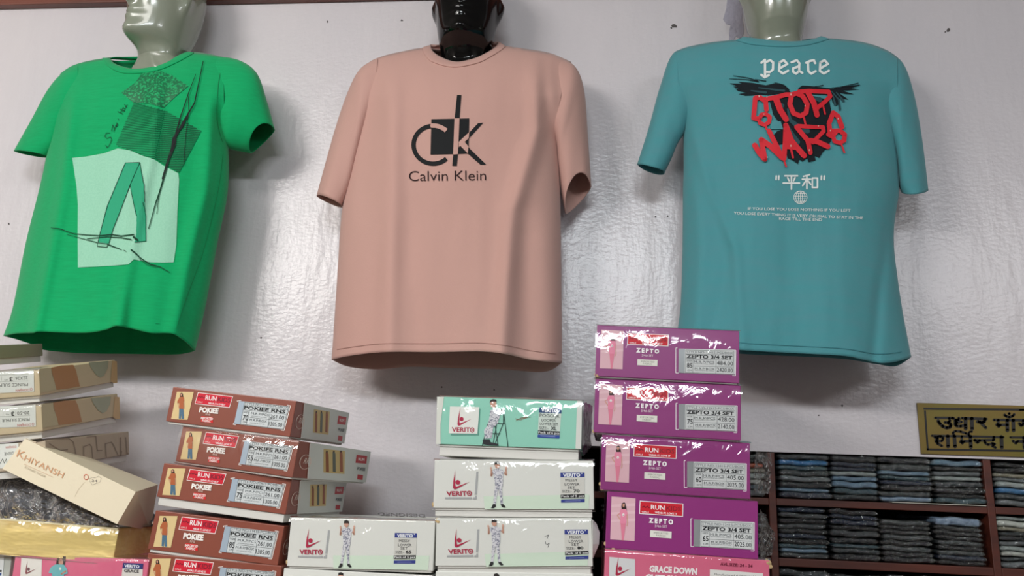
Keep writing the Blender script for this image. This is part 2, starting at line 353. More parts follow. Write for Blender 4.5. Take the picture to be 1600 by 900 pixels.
def make_shirt(label, m, L, Rt, Tf, Tb, Bf, Bb, ridge, folds, collar, sleeves, D=(.085, .10), Db=.085, ym=-.115, pw=2.6, qk=110, seed=0, bumps=.0035, arm_v=230):
    root = empty('t_shirt', P(sum(p[0] for p in Bf)/len(Bf), Bf[len(Bf)//2][1], ym)); tag(root, label, 't-shirt')
    ro = root.matrix_world.translation.copy()
    L, Rt = smooth_pl(L), smooth_pl(Rt); Tf, Tb, Bf, Bb = (smooth_pl(q) for q in (Tf, Tb, Bf, Bb))
    NS, NT = 120, 110; V = []; Fc = []
    def byx(pts, s): x = pts[0][0]+(pts[-1][0]-pts[0][0])*s; return (x, y_at(pts, x))
    for side in (0, 1):
        T, B = (Tf, Bf) if side == 0 else (Tb, Bb); base = len(V)
        for j in range(NT+1):
            t_ = j/NT; l = poly_at(L, t_); r = poly_at(Rt, t_)
            for i in range(NS+1):
                s = .5-.5*math.cos(math.pi*i/NS); s = .35*s+.65*i/NS if 0 else s*.6+.4*i/NS
                a = byx(T, s); b = byx(B, s)
                c00, c10, c01, c11 = T[0], T[-1], B[0], B[-1]
                u, v = (((1-t_)*a[k]+t_*b[k])+((1-s)*l[k]+s*r[k])-((1-s)*(1-t_)*c00[k]+s*(1-t_)*c10[k]+(1-s)*t_*c01[k]+s*t_*c11[k]) for k in (0, 1))
                q = min(1, max(0, (v-y_at(ridge, u))/qk)); q = math.sqrt(1-(1-q)**2.2)
                pr = max(0, 1-abs(2*s-1)**pw)**.5
                am = arm_v-v; pm = .62*min(1, max(0, (am+10)/90))**.8 if side == 0 else 0; pr = (pr**6+pm**6)**(1/6)
                if side == 0:
                    d = (D[0]+(D[1]-D[0])*t_)*pr*q
                    for fp, amp, wdt, kind in folds:
                        if not (fp[0][1]-25 < v < fp[-1][1]+25): continue
                        fx = x_at(fp, v); e = min(1, (v-fp[0][1]+25)/60, (fp[-1][1]+25-v)/60 if fp[-1][1] < 500 else 1); w = (u-fx)/wdt
                        if kind == 'r': d += amp*e*math.exp(-w*w)*min(1, pr*1.5)
                        else: d += amp*e*(math.tanh(w))*min(1, pr*1.5)*.5*math.exp(-abs(w)*.25)
                    d += bumps*nz(u*.012+seed, v*.004, seed)*q*pr*2+bumps*.35*nz(u*.05+seed, v*.012, seed)*q*pr
                    y = ym-d
                else:
                    d = Db*pr*q*(1 if t_ < .8 else 1-.1*(t_-.8)/.2)
                    y = ym+d+.006*nz(u*.03, t_*2, seed+9)*pr*q
                V.append(P(u, v, y)-ro)
        for j in range(NT):
            for i in range(NS):
                a = base+j*(NS+1)+i; q = (a, a+1, a+NS+2, a+NS+1)
                Fc.append(q if side else q[::-1])
    bm = bmesh.new(); vv = [bm.verts.new(v) for v in V]
    for f in Fc: bm.faces.new([vv[k] for k in f])
    bmesh.ops.remove_doubles(bm, verts=bm.verts, dist=.0004)
    bmesh.ops.recalc_face_normals(bm, faces=bm.faces)
    bm.normal_update(); bvh = BVHTree.FromBMesh(bm)
    body = bm_obj('body', bm, m, root, True)
    so = body.modifiers.new('thickness', 'SOLIDIFY'); so.thickness = .0016; so.offset = -1
    def hit(px, py):
        d = ray(px, py).normalized(); h = bvh.ray_cast(CAM-ro, d)
        if h[0] is None: return None
        return h
    def onshirt(px, py, Lr=0, off=.0012):
        h = hit(px, py)
        if h is None:
            q = P(px, py, ym-.06)-ro; return q
        n = h[1]
        if n.dot(CAM-ro-h[0]) < 0: n = -n
        return h[0]+n*(off+Lr*.0008)
    # collar
    V = []; Fc = []; NC = 7
    cl = [tuple(q[0])+tuple(q[1])+(q[2] if q[2] is not None else 9,) for q in collar]
    fr = [c for c in cl if c[4] == 9]; bk = [c for c in cl if c[4] != 9]
    rings = []
    for seq in (smooth_pl(fr, 48), smooth_pl(bk, 20)):
        for c in seq:
            ix, iy, ox, oy = c[:4]
            if seq[0][4] == 9 or abs(c[4]-9) < .01:
                ho = hit(ox, oy); yo = (ho[0]+ro).y-.0015 if ho else ym+.004
                yi = yo+.013
            else: yo = c[4]+.003; yi = c[4]-.004
            rings.append([P(ox+(ix-ox)*k/(NC-1), oy+(iy-oy)*k/(NC-1), yo+(yi-yo)*k/(NC-1)-.003*math.sin(math.pi*k/(NC-1)))-ro for k in range(NC)])
    for k, rg in enumerate(rings):
        V += rg
        nx = (k+1) % len(rings)
        for i in range(NC-1): Fc.append((k*NC+i, k*NC+i+1, nx*NC+i+1, nx*NC+i))
    co = link_mesh('collar', V, Fc, m, root, True)
    so = co.modifiers.new('thickness', 'SOLIDIFY'); so.thickness = .0022; so.offset = 0
    # sleeves
    for si, (secs, ef, eb, name_lab) in enumerate(sleeves):
        flat = [tuple(a)+tuple(b)+(yc, dp) for a, b, yc, dp in secs]
        S = smooth_pl(flat, 40); n = 40; V = []; Fc = []
        for j, (ax, ay, bx, by, yc, dp) in enumerate(S):
            tt = j/(len(S)-1); g = tt**2
            for i in range(n):
                th = 2*math.pi*i/n; c, s = math.cos(th), math.sin(th)
                e = ef if s > 0 else eb
                cx, cy = (ax+bx)/2, (ay+by)/2; w = .003*nz(c*1.3+si*5+seed, s*1.3, tt*2.2)*(.3+tt)
                px = cx+(ax-cx)*c+e[0]*abs(s)*g; py = cy+(ay-cy)*c+e[1]*abs(s)*g
                sg = math.copysign(abs(s)**.8, s)
                V.append(P(px, py, min(-.006, yc-dp*sg+w))-ro)
        for j in range(len(S)-1):
            for i in range(n):
                a = j*n+i; b = j*n+(i+1) % n; Fc.append((a, b, b+n, a+n))
        o = link_mesh('sleeve', V, Fc, m, root, True)
        so = o.modifiers.new('thickness', 'SOLIDIFY'); so.thickness = .0016; so.offset = 0
        # stitched cuff line
        for row in (len(S)-5,):
            V2 = []
            for i in range(n):
                for dr in (0, 1): V2.append(V[(row)*n+i].lerp(V[(row+1)*n+i], dr*.25))
    return root, onshirt

MID = -.115
# pink shirt
pink, on_pink = make_shirt('dusty pink crew-neck t-shirt with black square logo on the black mannequin', M_pink,
    L=[(566, 106), (560, 135), (556, 175), (550, 225), (542, 280), (533, 340), (527, 430), (521, 520), (518, 562)],
    Rt=[(893, 97), (882, 130), (874, 165), (871, 200), (873, 240), (876, 330), (877, 420), (878, 520), (878, 567)],
    Tf=[(566, 106), (580, 95), (600, 87), (630, 80), (660, 75), (668, 84), (682, 94), (700, 100), (718, 101), (740, 97), (762, 88), (775, 79), (785, 72), (820, 76), (860, 83), (893, 97)],
    Tb=[(566, 106), (580, 95), (600, 87), (630, 80), (660, 75), (680, 76), (720, 78), (760, 75), (785, 72), (820, 76), (860, 83), (893, 97)],
    Bf=[(518, 562), (545, 556), (600, 550), (680, 550), (750, 549), (790, 553), (830, 562), (878, 567)],
    Bb=[(518, 562), (545, 573), (590, 577), (640, 573), (700, 575), (780, 577), (850, 581), (878, 567)],
    ridge=[(556, 118), (566, 106), (600, 86), (640, 78), (720, 71), (800, 73), (860, 83), (893, 97), (905, 108)],
    folds=[([(612, 110), (612, 300), (606, 560)], .014, 18, 'r'), ([(835, 95), (840, 200), (800, 330), (783, 560)], .018, 16, 'r'),
           ([(700, 300), (690, 560)], -.006, 40, 'r'), ([(860, 110), (868, 200), (874, 240)], .008, 10, 'r'), ([(580, 160), (562, 330)], -.004, 12, 'r'),
           ([(820, 330), (825, 560)], -.010, 22, 'r'), ([(640, 330), (650, 560)], -.005, 18, 'r')],
    collar=[((673, 70), (660, 75), None), ((676, 80), (664, 86), None), ((690, 90), (676, 97), None), ((713, 97), (708, 105), None), ((740, 92), (745, 99), None), ((760, 83), (768, 88), None), ((775, 73), (784, 78), None), ((779, 65), (790, 73), None),
            ((772, 66), (780, 72), -.098), ((725, 70), (725, 78), -.062), ((682, 70), (674, 75), -.098)],
    sleeves=[([((590, 92), (585, 180), -.115, .040), ((564, 107), (567, 218), -.114, .052), ((545, 141), (556, 262), -.108, .052), ((523, 205), (546, 300), -.105, .048), ((495, 306), (535, 324), -.102, .044)], (1, -5), (0, 3), ''),
             ([((868, 92), (852, 190), -.115, .040), ((897, 103), (868, 224), -.114, .052), ((912, 140), (872, 262), -.105, .052), ((918, 212), (878, 306), -.10, .046), ((923, 290), (884, 334), -.095, .042)], (-7, -36), (4, 3), '')],
    seed=3)
# green shirt
green, on_green = make_shirt('bright green crew-neck t-shirt with pale square and slanted leg print', M_green,
    L=[(94, 115), (90, 135), (84, 170), (72, 245), (60, 300), (40, 380), (20, 480), (5, 525)],
    Rt=[(353, 90), (350, 130), (351, 180), (357, 228), (356, 300), (340, 380), (321, 480), (305, 548)],
    Tf=[(94, 115), (110, 104), (130, 97), (155, 92), (164, 92), (170, 100), (185, 107), (205, 110), (230, 108), (260, 98), (285, 87), (296, 82), (320, 83), (353, 90)],
    Tb=[(94, 115), (110, 104), (130, 97), (155, 92), (164, 92), (185, 95), (230, 93), (270, 88), (296, 82), (320, 83), (353, 90)],
    Bf=[(5, 525), (25, 521), (52, 520), (60, 518), (130, 520), (165, 515), (180, 509), (200, 512), (235, 520), (268, 521), (288, 532), (305, 548)],
    Bb=[(5, 525), (25, 530), (52, 539), (70, 547), (130, 552), (200, 553), (270, 554), (295, 551), (305, 548)],
    ridge=[(85, 128), (94, 115), (130, 96), (165, 90), (230, 86), (296, 80), (340, 85), (362, 95)],
    folds=[([(115, 150), (98, 300), (56, 520)], .015, 12, 'r'), ([(246, 130), (232, 250), (210, 360), (186, 515)], .014, 13, 'r'), ([(206, 330), (200, 520)], -.006, 14, 'r'),
           ([(150, 200), (125, 520)], -.006, 24, 'r'), ([(336, 130), (320, 300), (290, 420), (270, 520)], .012, 14, 'r'), ([(215, 150), (225, 260)], -.004, 12, 'r'), ([(300, 260), (262, 500)], -.006, 16, 'r')],
    collar=[((172, 91), (160, 91), None), ((178, 99), (166, 101), None), ((193, 105), (184, 112), None), ((212, 108), (210, 115), None), ((240, 104), (246, 110), None), ((265, 94), (272, 100), None), ((285, 84), (293, 89), None), ((296, 81), (303, 83), None),
            ((288, 81), (296, 83), -.098), ((235, 88), (235, 94), -.062), ((178, 89), (170, 92), -.098)],
    sleeves=[([((122, 102), (122, 160), -.115, .038), ((96, 116), (103, 182), -.113, .048), ((74, 142), (94, 205), -.108, .046), ((50, 186), (86, 230), -.104, .042), ((22, 236), (75, 246), -.10, .036)], (3, -3), (-1, 2), ''),
             ([((332, 88), (325, 190), -.115, .040), ((372, 94), (347, 222), -.115, .050), ((401, 115), (358, 232), -.112, .050), ((417, 160), (375, 236), -.108, .046), ((429, 203), (392, 239), -.104, .042)], (-10, -22), (2, 2), '')],
    seed=11, bumps=.004)
# teal shirt (seen from its back)
teal, on_teal = make_shirt('teal blue t-shirt seen from the back with red graffiti lettering over a black bird', M_teal,
    L=[(1056, 80), (1060, 120), (1064, 170), (1067, 206), (1068, 260), (1067, 300), (1066, 400), (1063, 480), (1056, 532)],
    Rt=[(1403, 90), (1402, 140), (1404, 200), (1405, 260), (1405, 300), (1398, 345), (1397, 385), (1402, 430), (1411, 490), (1424, 558)],
    Tf=[(1056, 80), (1075, 73), (1110, 66), (1150, 62), (1163, 61), (1190, 64), (1225, 66), (1260, 65), (1282, 61), (1300, 60), (1350, 66), (1385, 78), (1403, 90)],
    Tb=[(1056, 80), (1075, 73), (1110, 66), (1150, 62), (1163, 61), (1190, 66), (1225, 68), (1260, 66), (1282, 61), (1300, 60), (1350, 66), (1385, 78), (1403, 90)],
    Bf=[(1056, 532), (1100, 540), (1160, 547), (1250, 552), (1320, 556), (1345, 561), (1375, 567), (1400, 565), (1424, 558)],
    Bb=[(1056, 532), (1100, 545), (1160, 553), (1250, 557), (1320, 561), (1370, 569), (1400, 572), (1424, 558)],
    ridge=[(1046, 86), (1056, 78), (1110, 64), (1160, 48), (1225, 42), (1290, 47), (1350, 63), (1385, 75), (1403, 88), (1415, 100)],
    folds=[([(1080, 200), (1110, 300), (1150, 390), (1160, 545)], .006, 10, 'r'), ([(1085, 260), (1095, 400), (1085, 530)], .007, 14, 'r'), ([(1120, 300), (1135, 420), (1110, 540)], -.005, 14, 'r'),
           ([(1395, 330), (1372, 470), (1365, 555)], -.007, 10, 'r'), ([(1080, 110), (1072, 190)], .006, 10, 'r'), ([(1330, 300), (1325, 555)], .004, 26, 'r'), ([(1240, 380), (1230, 550)], -.003, 30, 'r')],
    collar=[((1163, 58), (1150, 63), None), ((1180, 60), (1172, 69), None), ((1205, 63), (1200, 72), None), ((1230, 65), (1230, 73), None), ((1255, 64), (1258, 71), None), ((1272, 61), (1280, 66), None), ((1283, 57), (1295, 61), None),
            ((1275, 60), (1286, 63), -.098), ((1225, 64), (1225, 68), -.06), ((1170, 60), (1160, 64), -.098)],
    sleeves=[([((1084, 76), (1090, 170), -.115, .040), ((1052, 84), (1070, 206), -.113, .050), ((1032, 135), (1058, 225), -.108, .048), ((1014, 200), (1048, 248), -.105, .044), ((996, 257), (1037, 268), -.10, .040)], (2, -2), (6, 9), ''),
             ([((1372, 77), (1382, 180), -.115, .040), ((1408, 96), (1400, 240), -.113, .051), ((1427, 145), (1404, 272), -.108, .05), ((1440, 215), (1406, 292), -.105, .046), ((1450, 297), (1409, 300), -.10, .042)], (0, 5), (0, 3), '')],
    seed=23, bumps=.005, arm_v=206, qk=75)

# ---- prints on the shirts
BLK = mat('black_screen_print', '#17191b', .7, spec=.2); WHT = mat('white_screen_print', '#e4e8e6', .7, spec=.2); RED = mat('red_screen_print', '#d41d2c', .55, spec=.3)
def sc(ox, oy, s): return lambda pts: [(ox+x/s, oy+y/s) for x, y in pts]
# square logo and name on the pink shirt
T = sc(620, 140, 5.625); a = Art()
a.poly(T([(305, 262), (637, 255), (630, 565), (298, 573)]), BLK, 0)
def arc(cx, cy, rx, ry, a0, a1, n=30): return [(cx+rx*math.cos(R(a0+(a1-a0)*k/n)), cy-ry*math.sin(R(a0+(a1-a0)*k/n))) for k in range(n+1)]
cpts = arc(320, 487, 172, 166, 47, 313)
ins = [p for p in cpts if p[0] > 300 and p[1] < 480]; outs = [p for p in cpts if not (p[0] > 300 and p[1] < 480)]
a.line(T([(301, 322)]+[p for p in outs]), 38/5.625, BLK, 0, cap='in'); a.line(T(ins+[(303, 320)]), 38/5.625, M_pink, 2, cap='in')
a.poly(T([(530, 50), (568, 50), (552, 260), (508, 260)]), BLK, 0); a.poly(T([(508, 258), (552, 257), (538, 573), (497, 575)]), M_pink, 2)
a.poly(T([(497, 573), (538, 570), (528, 672), (488, 672)]), BLK, 0)
a.poly(T([(636, 380), (715, 297), (760, 293), (633, 432)]), BLK, 0); a.poly(T([(637, 378), (633, 432), (545, 512), (545, 465)]), M_pink, 2)
a.poly(T([(628, 508), (787, 662), (735, 662), (624, 564)]), BLK, 0); a.poly(T([(597, 466), (630, 505), (625, 567), (558, 500)]), M_pink, 3)
a.build('printed_logo', pink, on_pink, 5, 'black square logo with letters c and k')
a = Art(); MAR = mat('dark_maroon_print', '#241012', .7, spec=.2)
a.text('Calvin Klein', *T([(108, 806), (785, 798)]), 92/5.625, MAR, 0, bold=-.006, res=4); a.build('printed_name', pink, on_pink, 5)
# green shirt
T = sc(150, 90, 4.737); DG = mat('dark_green_print', '#063b26', .7, spec=.2); a = Art()
a.poly(T([(420, 85), (560, 130), (685, 212), (590, 290), (500, 372), (390, 340), (280, 335), (190, 262), (290, 190), (340, 120)]), M_speckle, 0)
PT = sc(80, 240, 4.5)
a.poly(PT([(148, 32), (250, 22), (370, 0), (470, -35), (560, -20), (640, 15), (720, 40), (790, 85), (895, 140), (900, 190), (888, 400), (880, 640), (862, 765), (790, 768), (700, 765), (580, 745), (545, 780), (430, 790), (190, 802), (188, 560), (190, 360), (180, 230)]), M_paleprint, 0)
LEG = mat('teal_green_print', '#2f9f77', .75, spec=.2)
a.poly(PT([(525, 68), (630, 65), (640, 120), (560, 225), (440, 530), (410, 635), (335, 625), (350, 560), (400, 370)]), LEG, 1)
a.poly(PT([(630, 65), (655, 220), (655, 340), (665, 440), (670, 618), (588, 625), (600, 560), (605, 440), (560, 225)]), LEG, 1)
a.poly(PT([(330, 630), (405, 640), (395, 662), (330, 655)]), mat('grey_green_print', '#7fb79b', .8), 1)
for q in ([(525, 68), (630, 65), (655, 220), (655, 340)], [(525, 68), (400, 370), (350, 560), (335, 625)], [(630, 65), (560, 225), (440, 530), (410, 635)], [(560, 225), (605, 440)], [(645, 345), (665, 440), (670, 618), (588, 625)], [(330, 630), (330, 655), (395, 662), (405, 640), (330, 630)]):
    a.line(PT(q), .8, DG, 2)
ST = mat('dark_stripe_print', '#045a37', .7, spec=.2)
def stripes(q, n, w):
    # q = TL, TR, BR, BL in drawing frame; slanting stripes rising to the right
    def B(s, t_): return tuple((1-s)*(1-t_)*q[0][k]+s*(1-t_)*q[1][k]+s*t_*q[2][k]+(1-s)*t_*q[3][k] for k in (0, 1))
    sl = .34
    for i in range(n+int(sl*n)+1):
        t0 = (i+.5)/n; t1 = t0-sl; s0, s1 = 0, 1
        if t1 < 0: s1 = t0/sl; t1 = 0
        if t0 > 1: s0 = (t0-1)/sl; t0 = 1
        if s1-s0 > .02: a.line([B(s0, t0), B(s1, t1)], w, ST, 1, cap=False)
SG = mat('stripe_ground_print', '#1a9c62', .8, spec=.2)  # flat green ground printed behind the first stripe panel
q1 = T([(285, 330), (510, 395), (430, 755), (150, 650)]); q2 = T([(515, 395), (780, 545), (615, 855), (435, 750)])
a.poly(q1, SG, 0); a.poly(q2, mat('deep_stripe_ground', '#0e8a54', .8, spec=.2), 0)
stripes(q1, 27, .95); stripes(q2, 25, 1.35)
for q, w, tp in (([(795, 35), (765, 180), (730, 340), (690, 410), (650, 480), (590, 600), (540, 760), (500, 900)], 3.0, (.35, 1.2)), ([(740, 130), (690, 260), (630, 440), (585, 600)], 1.6, (.4, 1.3)), ([(685, 290), (688, 400), (665, 600), (652, 800)], 1.1, (.6, .8)), ([(680, 430), (640, 520), (575, 600), (560, 700)], 2.6, (1, .7)), ([(600, 560), (590, 650), (545, 760)], 2.4, (.5, 1))):
    a.line(T(q), w, BLK, 3, taper=tp)
for q, w, tp in (([(845, 0), (800, 160), (765, 280), (740, 350), (690, 530)], 2.3, (1.2, .6)), ([(765, 280), (748, 425)], 1.0, (1, .8)), ([(10, 525), (60, 530), (160, 565), (250, 575), (350, 580), (430, 572), (500, 583), (585, 572)], 1.5, (.6, 1.1)), ([(115, 570), (220, 600), (330, 628)], 1.2, (.5, 1)), ([(260, 602), (400, 588), (500, 595), (570, 607)], 1.5, (.7, 1)), ([(400, 640), (450, 660), (500, 678)], 1.6, (1.2, .6)), ([(520, 683), (535, 690)], 1, (1, 1)), ([(568, 680), (620, 730), (700, 780), (770, 800), (835, 838)], 1.7, (1.4, .5)), ([(620, 740), (680, 785), (745, 805)], 1, (.8, .5)), ([(585, 590), (605, 610)], 3, (1, 1))):
    a.line(PT(q), w, mat('black_green_print', '#0c2a20', .7, spec=.2) if 0 else DG, 3, taper=tp)
for q in ([(105, 560), (80, 560), (68, 585), (85, 600), (112, 590), (120, 610), (100, 655), (85, 668), (75, 650)], [(118, 545), (128, 500), (140, 530), (135, 550), (150, 505), (160, 490), (150, 515), (165, 500), (158, 485)], [(170, 462), (167, 455)], [(165, 402), (200, 420)], [(185, 410), (205, 370)], [(180, 385), (215, 395), (200, 405)], [(205, 372), (215, 385), (222, 365), (235, 352)], [(212, 348), (230, 372)]):
    a.line(T(q), .8, DG, 1)
a.build('printed_picture', green, on_green, 4, 'abstract black and pale print')
a = Art(); a.poly([(243, 505.5), (250, 505.8), (246.5, 521), (240, 520.5)], mat('woven_tag', '#0b241c', .7), 0)
a.build('hem_tag', green, on_green, None, 'small dark tag on the hem')
# teal shirt
T = sc(1140, 60, 3.0); a = Art(); w = 3.6
for q in ([(166, 106), (166, 178)], [(149, 116), (166, 102)], [(168, 114), (190, 104), (204, 114), (203, 148), (188, 160), (168, 158)], [(148, 172), (164, 184), (184, 174)],
          [(234, 114), (232, 154), (250, 166), (274, 153)], [(234, 114), (254, 104), (270, 122), (238, 140)],
          [(290, 114), (314, 104), (326, 118), (325, 154), (340, 163)], [(325, 132), (297, 142), (297, 158), (311, 167), (325, 154)],
          [(366, 112), (368, 155), (382, 167), (402, 155)], [(358, 116), (376, 108), (394, 104), (400, 118)],
          [(424, 114), (422, 154), (440, 166), (464, 153)], [(424, 114), (444, 104), (460, 122), (428, 140)]):
    a.line(T(q), w, WHT, 0)
a.build('printed_word', teal, on_teal, 4)
T = sc(1140, 100, 5.295); a = Art(); DB = mat('black_blue_print', '#141c22', .75, spec=.2); GB = mat('slate_print', '#2f4e55', .8, spec=.2)
a.poly(T([(505, 235), (470, 195), (440, 175), (380, 160), (300, 178), (240, 168), (190, 158), (70, 148), (100, 165), (0, 162), (60, 185), (30, 190), (90, 215), (45, 205), (70, 225), (140, 240), (75, 250), (130, 265), (190, 262), (250, 255), (320, 262), (400, 250)]), DB, 0)
a.poly(T([(555, 235), (570, 200), (600, 180), (650, 182), (720, 190), (800, 200), (860, 205), (950, 190), (1085, 178), (1000, 200), (1070, 212), (980, 220), (930, 222), (1025, 252), (960, 250), (900, 240), (980, 295), (925, 290), (900, 285), (905, 330), (880, 350), (850, 320), (835, 240), (700, 245)]), DB, 0)
for q in ([(30, 100), (150, 118), (230, 142)], [(0, 125), (140, 132), (240, 150)], [(210, 130), (300, 145)], [(370, 155), (450, 178), (490, 215)], [(860, 205), (1060, 162)], [(840, 200), (960, 190), (1070, 178)], [(700, 190), (770, 180)]): a.line(T(q), 1.4, DB, 1, taper=(.5, 1))
for q in ([(240, 200), (360, 215), (450, 225)], [(180, 225), (300, 240)], [(840, 230), (900, 300), (910, 380)], [(850, 260), (870, 340)], [(880, 240), (940, 310)]): a.line(T(q), 3, GB, 1, taper=(.6, 1.2))
a.poly(T([(330, 300), (480, 270), (650, 260), (820, 300), (840, 400), (800, 520), (835, 640), (800, 700), (770, 730), (740, 780), (700, 760), (710, 800), (650, 815), (640, 780), (600, 810), (575, 790), (565, 830), (520, 800), (480, 780), (440, 660), (380, 680), (340, 620), (390, 560), (440, 545), (400, 480), (360, 420)]), DB, 1)
for q in ([(480, 380), (500, 470), (560, 520)], [(470, 500), (520, 590), (560, 650)], [(400, 330), (430, 350)], [(690, 290), (740, 300)], [(560, 540), (640, 560)]): a.line(T(q), 6, GB, 2, taper=(.5, 1.3))
a.poly(T([(330, 470), (420, 480), (440, 545), (340, 545)]), M_teal, 2)
s = 39/5.295
for q, k in (([(305, 385), (300, 320), (250, 285), (212, 290), (205, 380), (198, 455), (245, 465)], 1), ([(245, 465), (262, 428), (300, 420), (332, 445), (328, 488), (292, 512), (252, 498), (243, 465)], .85), 
             ([(290, 300), (380, 285), (460, 262), (520, 262)], .95), ([(380, 290), (415, 390), (462, 465)], 1.25),
             ([(510, 262), (495, 340), (525, 415), (580, 438), (628, 410), (638, 340), (600, 275), (550, 250), (510, 262)], 1),
             ([(565, 238), (650, 232), (730, 235), (812, 238), (825, 275), (780, 320), (715, 372)], .9), ([(640, 240), (690, 330), (715, 430)], 1.1), ([(765, 350), (782, 420)], .4), ([(610, 450), (625, 520)], .4),
             ([(208, 680), (245, 745), (290, 795)], 1.1), ([(290, 795), (262, 635)], 1.1), ([(262, 635), (340, 690), (430, 780)], 1.2), ([(430, 780), (325, 560)], 1.0), ([(305, 545), (300, 520)], .5), ([(440, 790), (462, 855)], .35),
             ([(445, 790), (455, 650), (460, 515)], 1.0), ([(460, 515), (505, 640), (610, 765)], 1.15), ([(460, 690), (560, 700)], 1), ([(500, 700), (518, 780)], .45), ([(465, 560), (480, 680)], 1.2),
             ([(548, 528), (640, 640), (660, 740)], 1.0), ([(560, 520), (680, 528), (765, 530), (770, 565), (680, 655)], .85), ([(660, 640), (720, 650), (805, 690)], 1.1),
             ([(825, 590), (815, 500), (850, 410), (890, 440), (922, 530)], 1), ([(830, 560), (905, 558), (945, 590), (940, 640), (905, 660), (860, 645), (850, 600), (880, 565)], .9), ([(810, 590), (850, 610)], 1), ([(915, 660), (942, 738)], .35)):
    a.line(T(q), s*k, RED, 4)
for x, y, r_ in ((243, 278, 2), (310, 285, 1.4), (505, 262, 2), (500, 685, 2), (618, 355, 1.6), (890, 462, 1.6), (725, 520, 1.6), (650, 720, 1.8), (310, 780, 1.4), (825, 560, 1.5), (285, 425, 1.4)):
    a.ell(*T([(x, y)])[0], r_*.55, r_*.9, mat('print_glint', '#d7a59d', .5) if 0 else ink('#d8aaa0'), 5, 7)
a.build('printed_bird_and_letters', teal, on_teal, 4, 'red graffiti letters over a black bird')
T = sc(1140, 60, 3.0); a = Art()
for q in ([(258, 645), (318, 645)], [(271, 654), (278, 669)], [(306, 654), (299, 669)], [(250, 679), (327, 679)], [(289, 645), (289, 708)], [(374, 640), (345, 648)], [(340, 661), (379, 661)], [(361, 645), (361, 706)], [(359, 664), (342, 691)], [(363, 664), (379, 685)], [(387, 656), (411, 656), (411, 700), (387, 700), (387, 656)]): a.line(T(q), 2.5, WHT, 0)
for x in (218, 230, 430, 443): a.line(T([(x, 646), (x-1, 662)]), 2.6, WHT, 0)
for k in (.3, .68, 1.0): a.ring(*T([(331, 746)])[0], 31/3*k, 30/3, .75, WHT, 0)
a.line(T([(331, 716), (331, 776)]), .7, WHT, 0, cap=False)
for dy in (-18, -6, 6, 18): hw = math.sqrt(1-(dy/30)**2)*31; a.line(T([(331-hw, 746+dy), (331+hw, 746+dy)]), .75, WHT, 0, cap=False)
a.text('IF YOU LOSE YOU LOSE NOTHING IF YOU LEFT', *T([(86, 805), (566, 814)]), 13/3, WHT, 0, bold=.006)
a.text('YOU LOSE EVERY THING IT IS VERY CRUSIAL TO STAY IN THE', *T([(20, 826), (624, 849)]), 13/3, WHT, 0, bold=.006)
a.text('RACE TILL THE END', *T([(231, 852), (432, 857)]), 13/3, WHT, 0, bold=.006)
a.build('printed_text', teal, on_teal, 4, 'white lettering and globe')

def seam(parent, on, pts, m, w=.9):
    a = Art(); a.line(pts, w, m, 0, cap=False); a.build('seam', parent, on, 8)
SPK = mat('pink_seam', '#ab8278', .9); STL = mat('teal_seam', '#3a7f88', .9); SGR = mat('green_seam', '#007f48', .9)
seam(pink, on_pink, smooth_pl([(527, 546), (560, 541), (600, 537), (680, 537), (750, 536), (790, 540), (830, 548), (868, 553)]), SPK)
seam(teal, on_teal, smooth_pl([(1064, 522), (1100, 529), (1160, 536), (1250, 541), (1320, 545), (1370, 553), (1408, 550)]), STL, 1.1)
seam(green, on_green, smooth_pl([(349, 96), (341, 133), (339, 187), (347, 222)]), SGR, 1.0)
seam(green, on_green, smooth_pl([(348, 240), (340, 300), (318, 390), (293, 460), (276, 512)]), SGR, .7)
